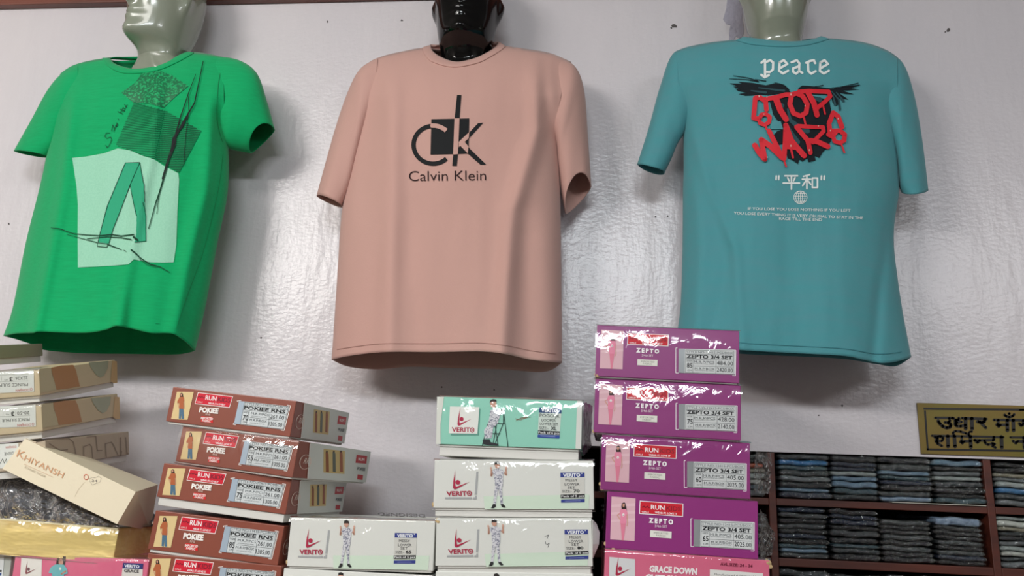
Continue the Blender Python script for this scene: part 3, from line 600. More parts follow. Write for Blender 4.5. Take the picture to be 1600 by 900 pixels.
# ------------------------------------------------------------------ mannequins
def mannequin(label, m, neck_px, chin_px, face, tilt=0, back=False, wide=.175, fl=0):
    """neck_px: pixel of neck centre at collar height; chin_px: pixel row of the chin; face: turn in degrees (0 = to the room)"""
    nb = P(neck_px[0], neck_px[1], -.115); hc = P(neck_px[0], chin_px, -.2 if not back else -.18).z
    top = P(neck_px[0]-(neck_px[1]-chin_px)*0, chin_px, -.115)
    root = empty('mannequin', (nb.x, -.115, nb.z-.55)); tag(root, label, 'mannequin'); ro = root.location
    #  h: (half width, front, back, superellipse, y shift)
    prof = [(-.62, .155, .055, .055, 2.4, 0), (-.50, .15, .06, .06, 2.4, 0), (-.38, .16, .070, .065, 2.4, 0), (-.27, .165, .078, .070, 2.3, 0), (-.19, wide, .068, .070, 2.2, 0), (-.135, wide*.93, .052, .062, 2.1, 0), (-.105, wide*.68, .045, .058, 2, 0), (-.085, .094, .046, .056, 2, 0), (-.065, .073, .046, .054, 2, 0), (-.045, .061, .045, .054, 2, 0), (-.02, .0545, .046, .055, 2, 0),
            (-.004, .055, .056, .060, 2, 0), (.010, .0575, .074, .066, 2, 0), (.025, .061, .082, .072, 2, 0), (.045, .065, .084, .078, 2, 0), (.07, .0685, .085, .084, 2, 0), (.10, .072, .086, .088, 2, 0), (.13, .074, .087, .090, 2, 0), (.16, .075, .086, .088, 2, 0), (.19, .070, .078, .080, 2, 0), (.215, .056, .060, .064, 2, 0), (.232, .036, .038, .042, 2, 0), (.240, .012, .012, .014, 2, 0)]
    prof = [(h+(fl if h <= -.04 else 0),)+((a_, f_, b_*.8)+tuple(q) if back and h < -.06 else (a_, f_, b_)+tuple(q)) for h, a_, f_, b_, *q in prof]
    S = smooth_pl(prof, 110); n = 72; V = []; Fc = []; fa = R(face)
    for h, a_, fr, bk, ex, ys in S:
        head = max(0, min(1, (h+.03)/.04)); hs = max(0, min(1, (h+.10)/.10)); hs = hs*hs*(3-2*hs)
        for i in range(n):
            th = 2*math.pi*i/n                                    # 0 = to the room (-y), measured towards +x
            ph = (th-fa*hs+math.pi) % (2*math.pi)-math.pi
            c, s_ = math.cos(ph), math.sin(ph)
            x = a_*math.copysign(abs(s_)**(2/ex), s_); y = -(fr if c > 0 else bk)*math.copysign(abs(c)**(2/ex), c)
            rr = 0
            def g(hc_, hw, pc, pw_): return math.exp(-((h-hc_)/hw)**2-((abs(ph)-pc)/pw_)**2)
            rr += .014*g(.012, .016, 0, .45)+.006*g(.035, .02, 0, .3)                 # chin
            rr += .0065*g(.052, .0055, 0, .28)+.0075*g(.066, .006, 0, .26)-.003*g(.059, .002, 0, .3)   # lips
            rr += .022*g(.092, .011, 0, .13)+.014*g(.112, .018, 0, .10)                # nose
            rr -= .010*g(.128, .012, .42, .20); rr += .005*g(.148, .01, .4, .35)        # eye sockets, brows
            rr += .004*g(.10, .02, .65, .3)                                             # cheeks
            rr += .012*g(.105, .026, 1.62, .13)+.006*g(.125, .012, 1.66, .12)           # ears
            rr -= .007*g(.0, .014, .75, .5)                                             # under the jaw
            rr += .005*g(-.06, .03, .33, .12)                                           # neck cords
            k = 1+rr/max(.02, math.hypot(x, y)); x *= k; y *= k
            w = fa*hs; X = x*math.cos(w)-y*math.sin(w); Y = x*math.sin(w)+y*math.cos(w)
            Yw = -.115+Y-.012*head
            V.append((nb.x+X+tilt*(h+.08)*hs-ro.x, min(Yw, -.004)-ro.y, hc+h-ro.z))
    for j in range(len(S)-1):
        for i in range(n):
            a0 = j*n+i; b0 = j*n+(i+1) % n; Fc.append((a0, b0, b0+n, a0+n))
    Fc.append(tuple(range(n-1, -1, -1))); Fc.append(tuple(range((len(S)-1)*n, len(S)*n)))
    body = link_mesh('bust', V, Fc, m, root, True)
    br = box('wall_bracket', -.03, .03, .0, .112, .30, .36, mat('bracket_steel', '#77777a', .4, metal=.8), root, .002)
    return root
mannequin('glossy grey mannequin bust turned to the left inside the green t-shirt', M_manq_grey, (252, 84), 54, -28, .02, wide=.165, fl=.020)
mannequin('glossy black mannequin bust inside the pink t-shirt', M_manq_black, (728, 80), 56, 0, .0, fl=.008)
mannequin('glossy greenish grey mannequin bust facing the wall inside the teal t-shirt', M_manq_grey, (1212, 64), 36, 180, .0, back=True)

# ------------------------------------------------------------------ brass sign
sx0 = P(1436, 670, -.004).x; sz1 = P(1436, 629.5, -.004).z; sz0 = P(1500, 711, -.004).z
M_brass = mat('brass_sheet', '#7c6430', .42, metal=.4, vary=('#716a2c', 7, (1, 1, 1), .4, .65))
sg = empty('wall_sign', (sx0, -.001, sz0)); tag(sg, 'brass coloured sign with black Hindi lettering above the shelves', 'sign')
box('plate', 0, .385, -.004, 0, 0, sz1-sz0, M_brass, sg, .0006)
def on_sign(px, py, Lr=0): p = P(px, py, -.0055); return (p.x-sx0, -.0045-.0003*Lr, p.z-sz0)
T = sc(1420, 620, 8.889); BK2 = mat('sign_black_paint', '#14110f', .35, coat=.3); a = Art()
a.line(T([(205, 165), (1700, 180)]), 30/8.889, BK2, 0, cap=False); a.line(T([(225, 190), (265, 740)]), 26/8.889, BK2, 0, cap=False); a.line(T([(250, 730), (1700, 752)]), 28/8.889, BK2, 0, cap=False)
xr = (sx0+.375)
a.build('border_line', sg, on_sign)
def h_on_sign(x, y, Lr=0): return (x, -.0045-.0003*Lr, (sz1-sz0)-y)
a = Art(); H_ = sz1-sz0
a.rect(.20, .0075, .372, .011, BK2); a.rect(.20, H_-.0155, .372, H_-.0118, BK2); a.rect(.3685, .0075, .372, H_-.012, BK2); a.build('border_line', sg, h_on_sign)
a = Art(); W1 = 50/8.889; W2 = 36/8.889
for q, w in (([(368, 292), (620, 292)], W2), ([(560, 300), (572, 335), (548, 358), (500, 355)], W2), ([(548, 358), (585, 385), (575, 420), (530, 432), (470, 410), (430, 370), (408, 335)], W1*.9),
             ([(600, 296), (650, 318), (685, 318), (695, 290)], W2*.9), ([(700, 318), (655, 320), (640, 345), (665, 358), (735, 348)], W2), ([(665, 358), (640, 378), (665, 405), (720, 408), (785, 392)], W1*.8), ([(788, 300), (790, 442)], W1), ([(735, 296), (1080, 308)], W2), ([(875, 300), (880, 445)], W1),
             ([(1055, 305), (1052, 340), (1030, 356), (955, 345)], W1*.9), ([(990, 352), (1070, 430)], W1*.8),
             ([(1180, 320), (1720, 328)], W2), ([(1240, 325), (1243, 385), (1220, 385), (1248, 412), (1270, 390), (1370, 388)], W1*.75), ([(1368, 325), (1370, 468)], W1), ([(1450, 325), (1455, 468)], W1),
             ([(1330, 250), (1350, 270), (1395, 282), (1440, 270), (1463, 245)], W2), ([(1393, 232), (1397, 234)], W2), ([(1590, 330), (1592, 380), (1560, 400), (1535, 370)], W1*.8), ([(1690, 330), (1692, 470)], W1),
             ([(320, 540), (1315, 560)], W2*.85), ([(360, 560), (400, 590), (395, 560), (440, 548), (478, 575), (462, 612), (395, 620), (372, 612), (400, 650), (460, 682)], W1*.72), ([(540, 545), (545, 690)], W1), ([(632, 545), (642, 690)], W1), ([(628, 545), (612, 500), (650, 475), (720, 482), (790, 505), (832, 530)], W2*.9),
             ([(735, 552), (737, 620), (715, 622), (745, 645), (768, 618), (860, 615)], W1*.72), ([(855, 550), (862, 698)], W1), ([(838, 540), (830, 505), (850, 483), (878, 485)], W2*.8),
             ([(912, 600), (955, 636), (985, 606), (1170, 600)], W1*.75), ([(915, 600), (985, 604)], W2), ([(1180, 560), (1182, 600)], W1*.8), ([(1050, 610), (1062, 640), (1100, 665), (1160, 645), (1195, 655), (1160, 682), (1205, 705)], W1*.7), ([(1285, 555), (1292, 705)], W1),
             ([(1410, 562), (1720, 566)], W2*.85), ([(1445, 612), (1488, 645), (1512, 616), (1600, 622)], W1*.75), ([(1600, 565), (1606, 705)], W1)):
    a.line(T(q), w, BK2, 1)
a.build('sign_lettering', sg, on_sign)

# ------------------------------------------------------------------ card boxes
def rotm(p): return (Matrix.Rotation(p[3], 3, 'Z') @ Matrix.Rotation(p[4], 3, 'Y') @ Matrix.Rotation(p[5], 3, 'X'))
def garment_box(label, p, m_lid, m_base, gap=.006, group=None, film=0, cat='box', name='garment_box', inset=.003, seed=0, wear=None):
    """p = front-face centre x,y,z, yaw, roll, pitch, width, height, depth"""
    x, y, z, yw, rl, pt, w, h, d = p; rm = rotm(p); c = Vector((x, y, z))
    o = c+rm @ Vector((0, 0, -h/2-gap)); root = empty(name, o, rm); tag(root, label, cat, group)
    bm = box_bm(-w/2, w/2, 0, d, gap, gap+h, .0012, 2)
    lid = bm_obj('lid', bm, m_lid, root)
    i = inset; b = box('base', -w/2+i, w/2-i, i, d-i, 0, gap+h-.006, m_base, root, .0012)
    root['_wh'] = 0; del root['_wh']
    def front(u, v, Lr=0): return ((u-.5)*w, -.0004-.00022*Lr, gap+h*(1-v))
    def side(u, v, Lr=0): return (w/2+.0004+.00022*Lr, u*d, gap+h*(1-v))
    inv = Matrix.Translation(-o); irm = rm.transposed()
    def photo(face='front', d0=0):
        n = rm @ (Vector((0, -1, 0)) if face == 'front' else Vector((1, 0, 0)) if face == 'side' else Vector((0, 0, 1)))
        p0 = c if face == 'front' else c+rm @ (Vector((w/2, 0, 0)) if face == 'side' else Vector((0, 0, h/2)))
        def f(px, py, Lr=0):
            dr = ray(px, py); k = (p0-CAM).dot(n)/dr.dot(n); q = CAM+dr*k; q = q+n*(.0004+.00022*Lr); return irm @ (q-o)
        return f
    if film:
        NX, NY = 48, 22; V = []; Fc = []
        top = [(d*.25, h+.0022), (.012, h+.0026), (.004, h+.0024), (.0008, h+.0014)]
        rows = top+[(-.0004-.0050*math.sin(math.pi*min(1, .02+k/NY))**.75, h-.0004-(h+.002)*k/NY) for k in range(NY+1)]+[(.004, -.0035)]
        for j, (yy, zz) in enumerate(rows):
            for i_ in range(NX+1):
                u = i_/NX; xx = (u-.5)*(w+.004); e = math.sin(math.pi*min(1, max(0, zz/h)))
                a_ = .0034*film*(nz(u*3.2+seed*3.1, zz*14, seed)+.45*nz(u*9+seed, zz*30+u*6, seed+4))*e
                V.append((xx, min(yy+(a_ if j > 3 else 0), -.0012 if 3 < j < len(rows)-1 else 9), gap+zz+(.0015*nz(u*6, seed, 3) if j < 3 else 0)))
        for j in range(len(rows)-1):
            for i_ in range(NX): a0 = j*(NX+1)+i_; Fc.append((a0, a0+1, a0+NX+2, a0+NX+1))
        link_mesh('plastic_film', V, Fc, M_film, root, True)
    if wear:
        for (ux, vz, sz) in wear:
            bm = bmesh.new(); bmesh.ops.create_icosphere(bm, subdivisions=3, radius=sz)
            for v in bm.verts:
                v.co *= 1+.55*nz(*(v.co*160), 1); v.co.y *= .5
                v.co += Vector(((ux-.5)*w, .002, gap+h*(1-vz)))
            bm_obj('torn_corner', bm, M_torn, root)
    return root, lid, front, side, photo

def standing(name_h, cx, top, bot, a, kind, T):
    """a small printed figure between pixel rows top and bot, centred at cx, in drawing frame"""
    H = bot-top
    def q(pts): return T([(cx+x*H, top+y*H) for x, y in pts])
    if kind in ('girl_rust', 'girl_pink'):
        top_c, leg_c = ('#b0603a', '#4e6f86') if kind == 'girl_rust' else ('#e58aa6', '#dd7f98')
        a.poly(q([(-.045, .03), (.02, 0), (.06, .04), (.075, .12), (.095, .25), (.05, .27), (-.04, .2), (-.055, .1)]), '#2c1c1a', 2)
        a.poly(q([(-.025, .04), (.03, .04), (.03, .1), (0, .135), (-.025, .1)]), '#c9927c', 3)
        if kind == 'girl_rust':
            a.poly(q([(-.06, .17), (.03, .15), (.11, .18), (.12, .33), (.09, .34), (.095, .62), (-.075, .6), (-.07, .38), (-.13, .40), (-.15, .34)]), top_c, 4)
            a.poly(q([(-.07, .6), (.09, .62), (.11, 1.0), (.02, 1.0), (.01, .8), (-.01, 1.0), (-.09, .98)]), leg_c, 3)
            a.line(q([(-.14, .38), (-.1, .52), (-.07, .6)]), H*.02, '#c9927c', 3); a.line(q([(.11, .33), (.12, .6)]), H*.02, '#c9927c', 3)
        else:
            a.poly(q([(-.07, .18), (.07, .18), (.12, .3), (.09, .32), (.08, .56), (-.08, .56), (-.07, .32), (-.11, .32)]), top_c, 4)
            a.ell(*q([(0, .33)])[0], H*.033, H*.04, '#f4e9ea', 5, 10); a.ell(*q([(0, .34)])[0], H*.012, H*.015, '#7d6a72', 6, 8)
            a.poly(q([(-.07, .55), (.07, .55), (.03, .9), (.02, 1.0), (-.03, 1.0), (-.035, .88)]), leg_c, 3)
            a.line(q([(-.1, .3), (-.16, .34), (-.08, .46)]), H*.022, '#d39c88', 3); a.line(q([(.1, .3), (.115, .55), (.1, .62)]), H*.02, '#d39c88', 3)
    elif kind == 'boy':
        a.poly(q([(-.05, .07), (-.04, .0), (.01, -.015), (.055, .01), (.058, .075)]), '#2a2523', 3)
        a.poly(q([(-.045, .055), (.05, .055), (.045, .11), (.005, .145), (-.035, .11)]), '#c99a86', 4)
        a.poly(q([(-.07, .16), (-.02, .145), (.04, .145), (.1, .165), (.135, .22), (.10, .26), (.085, .5), (.06, .55), (.07, .90), (.02, .91), (.005, .58), (-.01, .58), (-.07, .9), (-.12, .89), (-.06, .5), (-.07, .27), (-.10, .22)]), M_pyjama, 3)
        a.line(q([(-.09, .21), (-.12, .29), (-.11, .17)]), H*.032, '#c99a86', 2); a.line(q([(.12, .22), (.16, .28), (.16, .16)]), H*.032, '#c99a86', 2)
        a.ell(*q([(-.115, .135)])[0], H*.02, H*.032, '#d3a896', 3, 8); a.ell(*q([(.165, .13)])[0], H*.022, H*.034, '#d3a896', 3, 8)
        a.poly(q([(-.12, .89), (-.07, .9), (-.07, .95), (-.11, .985), (-.165, .985)]), '#1c1d20', 4); a.poly(q([(.02, .91), (.07, .9), (.10, .94), (.12, .975), (.08, .985), (.04, .96)]), '#1c1d20', 4)

def emblem(a, T, cx, cy, s, dot='#b01f45', sw='#b01f45', L=3):
    """swoosh with a dot above the word; s = overall height in drawing units"""
    q = lambda pts: T([(cx+x*s, cy+y*s) for x, y in pts])
    a.poly(q([(-.05, -.62), (-.10, -.1), (-.10, .20), (-.07, .28), (.60, .02), (-.06, .40), (-.17, .42), (-.22, .33), (-.18, -.05)]), sw, L)
    a.ell(*q([(0.03, .03)])[0], abs(q([(.115, 0)])[0][0]-q([(0, 0)])[0][0]), abs(q([(0, .125)])[0][1]-q([(0, 0)])[0][1]), dot, L, 14)

def sticker(a, T, quad, head, size, p1, p2, x, style, purple=False):
    pass

# --- brown boxes
BR_SRC = [(165, 50), (1045, 170), (1005, 425), (110, 305)]
def brown_art(size, prices, skipnum=False):
    T = same
    a = Art(); b = Art(); c = Art()
    # photo print
    a.poly(T([(195, 88), (320, 92), (275, 297), (152, 290)]), '#d9c08c', 1)
    standing('', 228, 96, 290, a, 'girl_rust', T)
    # name panel
    b.poly(T([(350, 95), (605, 130), (580, 214), (327, 180)]), '#efe6e2', 1); b.poly(T([(354, 100), (600, 134), (577, 208), (332, 176)]), '#cf1f35', 2)
    up = None
    def tx(art, s, p0, p1, h, col, L=3, bold=.0, res=2):
        q0, q1 = T([p0, p1]); mx, my = (p0[0]+p1[0])/2, (p0[1]+p1[1])/2; dx, dy = p1[0]-p0[0], p1[1]-p0[1]; d = math.hypot(dx, dy)
        e0, e1 = (0, 0), (h*.16, -h); art.text(s, q0, q1, 1, col, L, bold, res, up=(e1[0]-e0[0], e1[1]-e0[1]))
    tx(b, 'RUN', (405, 150), (485, 162), 33, '#f6efee', bold=.015); tx(b, 'KIDS', (495, 164), (583, 176), 33, '#7c1d2e', bold=.02)
    b.line(T([(352, 132), (362, 126), (372, 134), (382, 126), (392, 138), (400, 132)]), 5, '#7c1d2e', 3)
    tx(b, 'GIRLS', (343, 170), (385, 175), 11, '#f2dcd8'); tx(b, 'WEAR IT, LOVE IT', (425, 182), (550, 198), 13, '#f6efee', bold=.02)
    tx(b, 'POKIEE', (360, 239), (499, 253), 36, '#f3ece6', bold=.055); tx(b, 'RNS', (408, 264), (442, 268), 14, '#d9c2b8', bold=.01)
    b.poly(T([(378, 270), (460, 280), (462, 322), (372, 312)]), '#d42a2c', 1)
    tx(b, 'IMPORTED', (373, 292), (462, 300), 16, '#f5e3df', bold=.03); tx(b, 'FABRIC', (382, 310), (445, 317), 15, '#f5e3df', bold=.03)
    # price sticker
    c.line(T([(640, 170), (634, 163), (662, 160)]), 4.5, '#eee4de', 1); c.line(T([(985, 200), (1007, 204), (966, 380), (945, 377)]), 4.5, '#eee4de', 1); c.line(T([(612, 322), (608, 334), (626, 337)]), 4.5, '#eee4de', 1)
    c.poly(T([(648, 164), (1000, 208), (962, 374), (614, 328)]), '#cdd2d3', 2)
    c.poly(T([(648, 164), (690, 169), (660, 334), (614, 328)]), ink('#b6c6d6', .25, .3), 3)
    tx(c, 'STYLE NO-11415-PCS/BOX', (690, 191), (990, 226), 19, '#6f7678', 4); tx(c, 'POKIEE RNS', (684, 222), (972, 258), 23, '#181a1c', 4, .03)
    for q in ([(688, 172), (994, 212)], [(682, 196), (990, 233)], [(678, 228), (978, 264)], [(724, 234), (700, 338)], [(868, 252), (852, 358)], [(728, 284), (966, 312)], [(688, 172), (660, 330)], [(994, 212), (958, 370)], [(660, 330), (958, 370)]): c.line(T(q), 1.9, '#5d6365', 4, cap=False)
    tx(c, 'SIZE', (680, 250), (720, 255), 12, '#5d6365', 4); tx(c, str(size), (674, 301), (712, 306), 38, '#1b1d1f', 4, .01) if size else None; tx(c, 'CM', (676, 321), (700, 324), 12, '#5d6365', 4)
    tx(c, 'M.R.P/PCS', (735, 262), (858, 277), 17, '#5d6365', 4); tx(c, 'M.R.P/BOX', (722, 308), (846, 323), 17, '#5d6365', 4)
    tx(c, '(INCLUSIVE OF ALL TAXES)', (738, 277), (845, 290), 7, '#7b8082', 4); tx(c, '(INCLUSIVE OF ALL TAXES)', (728, 326), (830, 338), 7, '#7b8082', 4)
    tx(c, prices[0], (868, 291), (963, 303), 28, '#1b1d1f', 4, .0); tx(c, prices[1], (858, 343), (950, 355), 29, '#1b1d1f', 4, .0)
    # side face
    S = homog([(992, 168), (1358, 245), (1328, 455), (945, 412)], SQ)
    def U(pts): return [S(x, y) for x, y in pts]
    s = Art()
    s.poly([S(1050, 181), (1, 0.0), (1, 1), S(1022, 420)], '#cdcdc7', 1); s.line(U([(1046, 185), (1022, 420)]), .012, '#e5dcd6', 2, cap=False)
    s.ring(*S(1015, 308), .065, .20, .010, '#e0c8bc', 2); s.text('RK', S(1003, 316), S(1030, 322), .16, '#e0c8bc', 2, .01)
    s.poly(U([(1112, 222), (1222, 238), (1215, 394), (1105, 380)]), '#c9ad74', 2)
    for k, x in enumerate((1127, 1163, 1200)):
        s.poly(U([(x-6, 245), (x+4, 235), (x+9, 260), (x+7, 380), (x-9, 376)]), ['#8d5233', '#5f6258', '#96563c'][k], 3); s.ell(*S(x, 240), .011, .03, '#3b2a22', 4, 8)
    s.poly(U([(1282, 264), (1338, 274), (1332, 326), (1275, 318)]), '#b7272f', 2); s.text('RUN', S(1290, 302), S(1322, 306), .09, '#eeddd8', 3, .03)
    s.text('POKIEE', S(1282, 368), S(1324, 374), .10, '#33353a', 3, .02); s.poly(U([(1284, 398), (1314, 403), (1310, 437), (1281, 432)]), '#b7272f', 2)
    return a, b, c, s
BROWN = [('brown70', 70, [-.6121, -.42, 1.6131, -.0999, .0885, .0122, .2359, .0601, .2314], .0035, 0, 'topmost of the brown boxes, size 70, price 261.00'),
         ('brown55', 55, [-.5926, -.421, 1.5464, -.1713, .0878, -.0088, .2288, .0597, .28], .003, .55, 'second brown box from the top, size 55, jutting right under shiny film'),
         ('brown75', 75, [-.6071, -.42, 1.4851, -.0572, .0829, -.0004, .2334, .0563, .263], .0135, 0, 'third brown box from the top, size 75, white base showing below its lid'),
         ('brown85', 85, [-.61, -.42, 1.406, .0093, .0727, -.001, .2243, .0624, .22], .005, 0, 'fourth brown box from the top, size 85, left of the white box'),
         ('brown5', 60, [-.609, -.42, 1.3425, .0036, .0420, -.0008, .2301, .0585, .22], .045, 0, 'lowest brown box, half cut off by the bottom of the picture')]
for k, (nm, size, p, gap, film, lab) in enumerate(BROWN):
    root, lid, fr, sd, ph = garment_box(lab, p, M_brown, M_base, gap, 'brown printed garment boxes', film, seed=k+1)
    a, b, c, s = brown_art(size, ('261.00', '1305.00'))
    fb = via(homog(BR_SRC, SQ), fr); a.build('photo_print', lid, fb, label='printed picture of a girl in a rust t-shirt'); b.build('name_panel', lid, fb); c.build('price_sticker', lid, fb, label='silver price sticker'); s.build('side_print', lid, sd)

# --- purple boxes
PU_SRC = [(80, 38), (990, 88), (985, 435), (75, 375)]
def purple_art(size, prices):
    T = same
    a = Art(); b = Art(); c = Art()
    def tx(art, s, p0, p1, h, col, L=3, bold=.0):
        q0, q1 = T([p0, p1]); e0, e1 = T([p0, (p0[0]+h*.02, p0[1]-h)]); art.text(s, q0, q1, 1, col, L, bold, up=(e1[0]-e0[0], e1[1]-e0[1]))
    a.poly(T([(106, 70), (250, 80), (247, 333), (103, 325)]), '#dcb1bb', 1)
    for y in (120, 165, 210): a.poly(T([(106, y), (249, y-12), (249, y+6), (106, y+14)]), '#e3bec6', 2)
    standing('', 178, 104, 330, a, 'girl_pink', T)
    b.poly(T([(275, 93), (537, 108), (535, 187), (272, 172)]), '#f0e6ea', 1); b.poly(T([(279, 98), (532, 112), (530, 182), (277, 167)]), '#cb1a2c', 2)
    tx(b, 'RUN', (342, 143), (424, 148), 27, '#f8f0f2', bold=.02); tx(b, 'KIDS', (434, 149), (522, 154), 27, '#8c1828', bold=.02)
    b.line(T([(290, 132), (300, 126), (310, 134), (320, 126), (332, 136)]), 5, '#7c1226', 3)
    tx(b, 'GIRLS', (287, 163), (330, 165), 9, '#f6dfe2', bold=.02); tx(b, 'WEAR IT, LOVE IT', (366, 167), (498, 175), 11, '#f8f0f2', bold=.03)
    tx(b, 'Z E P T O'.replace(' ', ' '), (330, 222), (476, 232), 27, '#f7f1f4', bold=.06); tx(b, '3/4th SET', (366, 250), (440, 254), 15, '#ead4e2', bold=.01)
    b.poly(T([(340, 268), (467, 276), (466, 316), (339, 308)]), '#e4e3da', 2); tx(b, 'IMPORTED', (361, 288), (447, 293), 11, '#8a8a82', 3); tx(b, 'FABRIC', (375, 303), (432, 307), 11, '#8a8a82', 3)
    c.line(T([(592, 197), (582, 197), (582, 362), (600, 363)]), 4, '#f3eaf0', 1, cap=False); c.line(T([(945, 216), (965, 217), (960, 385), (940, 384)]), 4, '#f3eaf0', 1, cap=False)
    c.poly(T([(600, 202), (960, 214), (957, 378), (598, 361)]), '#cfd2d2', 2); c.poly(T([(600, 202), (640, 204), (636, 363), (598, 361)]), ink('#a3a7aa', .25, .4), 3)
    tx(c, 'STYLE NO-12415-PCS/BOX', (650, 232), (945, 243), 15, '#70767a', 4); tx(c, 'ZEPTO 3/4 SET', (649, 264), (942, 277), 23, '#17181c', 4, .03)
    for q in ([(646, 212), (952, 222)], [(645, 238), (950, 248)], [(643, 271), (948, 283)], [(692, 275), (690, 362)], [(838, 280), (835, 370)], [(692, 318), (945, 328)], [(646, 212), (641, 360)], [(952, 222), (946, 374)], [(641, 360), (946, 374)]): c.line(T(q), 1.8, '#5d6365', 4, cap=False)
    tx(c, 'SIZE', (651, 286), (685, 287), 10, '#5d6365', 4); tx(c, str(size), (652, 328), (686, 330), 32, '#1a1c20', 4, .01); tx(c, 'CM', (656, 351), (683, 352), 11, '#5d6365', 4)
    tx(c, 'M.R.P/PCS', (697, 298), (826, 304), 17, '#5d6365', 4); tx(c, 'M.R.P/BOX', (702, 342), (828, 347), 15, '#5d6365', 4)
    tx(c, '(INCLUSIVE OF ALL TAXES)', (698, 305), (822, 311), 6, '#7b8082', 4); tx(c, '(INCLUSIVE OF ALL TAXES)', (702, 349), (822, 355), 6, '#7b8082', 4)
    tx(c, prices[0], (843, 312), (945, 319), 27, '#1a1c20', 4); tx(c, prices[1], (842, 357), (943, 364), 28, '#1a1c20', 4)
    return a, b, c
PURPLE = [(85, ('484.00', '2420.00'), [.127, -.42, 1.7295, -.0236, .0291, .0013, .2340, .0868, .22], .0015, 1.0, 'topmost purple box, size 85, price 484.00, in front of the teal shirt hem', [(.012, .97, .0045)]),
          (75, ('428.00', '2140.00'), [.126, -.42, 1.638, -.0239, .0264, .0013, .2350, .0880, .22], .001, .9, 'second purple box from the top, size 75, price 428.00', [(.0, .98, .003)]),
          (60, ('405.00', '2025.00'), [.138, -.42, 1.547, -.002, .0248, .0007, .2350, .0868, .22], .001, .45, 'third purple box from the top, size 60, under a frayed lower corner', [(.0, .9, .0035), (.01, .97, .004)]),
          (65, ('405.00', '2025.00'), [.147, -.42, 1.458, -.0005, .028, .0019, .2350, .0870, .22], .001, 0, 'lowest purple box, size 65, standing on the pink box', [(.0, .93, .0035), (.05, .985, .004)])]
for k, (size, pr, p, gap, film, lab, wear) in enumerate(PURPLE):
    root, lid, fr, sd, ph = garment_box(lab, p, M_purple, M_base, gap, 'purple printed garment boxes', film, seed=k+9, wear=wear)
    a, b, c = purple_art(size, pr)
    fb = via(homog(PU_SRC, SQ), fr); a.build('photo_print', lid, fb, label='printed picture of a girl in a pink set'); b.build('name_panel', lid, fb); c.build('price_sticker', lid, fb, label='silver price sticker')

# --- white boxes and the mint one
WS = [(90, 240), (1470, 270), (1460, 770), (45, 700)]
def vlabel(b, tx, T, lines, dx, size, x0=1065):
    b.poly(T([(1070+dx, 384), (1290+dx, 388), (1288+dx, 434), (1068+dx, 430)]), '#2c3a88', 2)
    b.poly(T([(1066+dx, 430), (1288+dx, 434), (1282+dx, 655), (1062+dx, 650)]), '#d3d2cb', 1)
    tx(b, 'VERITO', (1092+dx, 425), (1250+dx, 428), 32, '#eef0f4', bold=.04); b.ell(*T([(1264+dx, 396)])[0], 6, 6, '#eef0f4', 3, 8)
    for s, x0_, x1_, y in lines: tx(b, s, (x0_+dx, y), (x1_+dx, y+3), 27, '#3d3d3f', 3, .0)
    tx(b, 'SIZE:-', (1078+dx, 584), (1165+dx, 586), 26, '#3d3d3f', 3, .0); tx(b, str(size), (1180+dx, 586), (1238+dx, 588), 30, '#202022', 3, .04)
    b.poly(T([(1062+dx, 606), (1284+dx, 606), (1283+dx, 641), (1061+dx, 640)]), '#1b1c20', 2); tx(b, 'Pack of 5 pcs', (1068+dx, 633), (1278+dx, 635), 22, '#dddddd', 3, .02)
    b.poly(T([(1064+dx, 656), (1282+dx, 656), (1280+dx, 691), (1062+dx, 688)]), '#2c3a88', 2); b.line(T([(1100+dx, 673), (1240+dx, 674)]), 5, '#8f98c8', 3)
def white_art(size, dx=0, fdx=0, lines=(('MESSY', 1112, 1222, 474), ('LOWER', 1104, 1238, 515), ('SET', 1128, 1200, 548))):
    T = same
    a = Art(); b = Art(); c = Art()
    def tx(art, s, p0, p1, h, col, L=3, bold=.0):
        q0, q1 = T([p0, p1]); e0, e1 = T([p0, (p0[0], p0[1]-h)]); art.text(s, q0, q1, 1, col, L, bold, up=(e1[0]-e0[0], e1[1]-e0[1]))
    a.poly(T([(475, 600), (1420, 612), (1410, 758), (480, 728)]), '#d2e3d0', 1)
    standing('', 600+fdx, 268, 728, a, 'boy', T)
    emblem(c, T, 262, 452, 175)
    tx(c, 'VERIT', (165, 585), (335, 588), 44, '#ab1e42', bold=.03); c.ring(*T([(357, 567)])[0], 18, 21, 9, '#ab1e42', 3); c.ell(*T([(357, 567)])[0], 7, 8, '#ab1e42', 3, 10)
    c.poly(T([(430, 358), (447, 358), (420, 582), (402, 582)]), '#a9abac', 2); c.poly(T([(152, 600), (378, 606), (377, 625), (150, 617)]), '#a9abac', 2); c.poly(T([(388, 608), (404, 608), (404, 592), (418, 592), (415, 628), (386, 627)]), '#a9abac', 2)
    vlabel(b, tx, T, lines, dx, size)
    return a, b, c
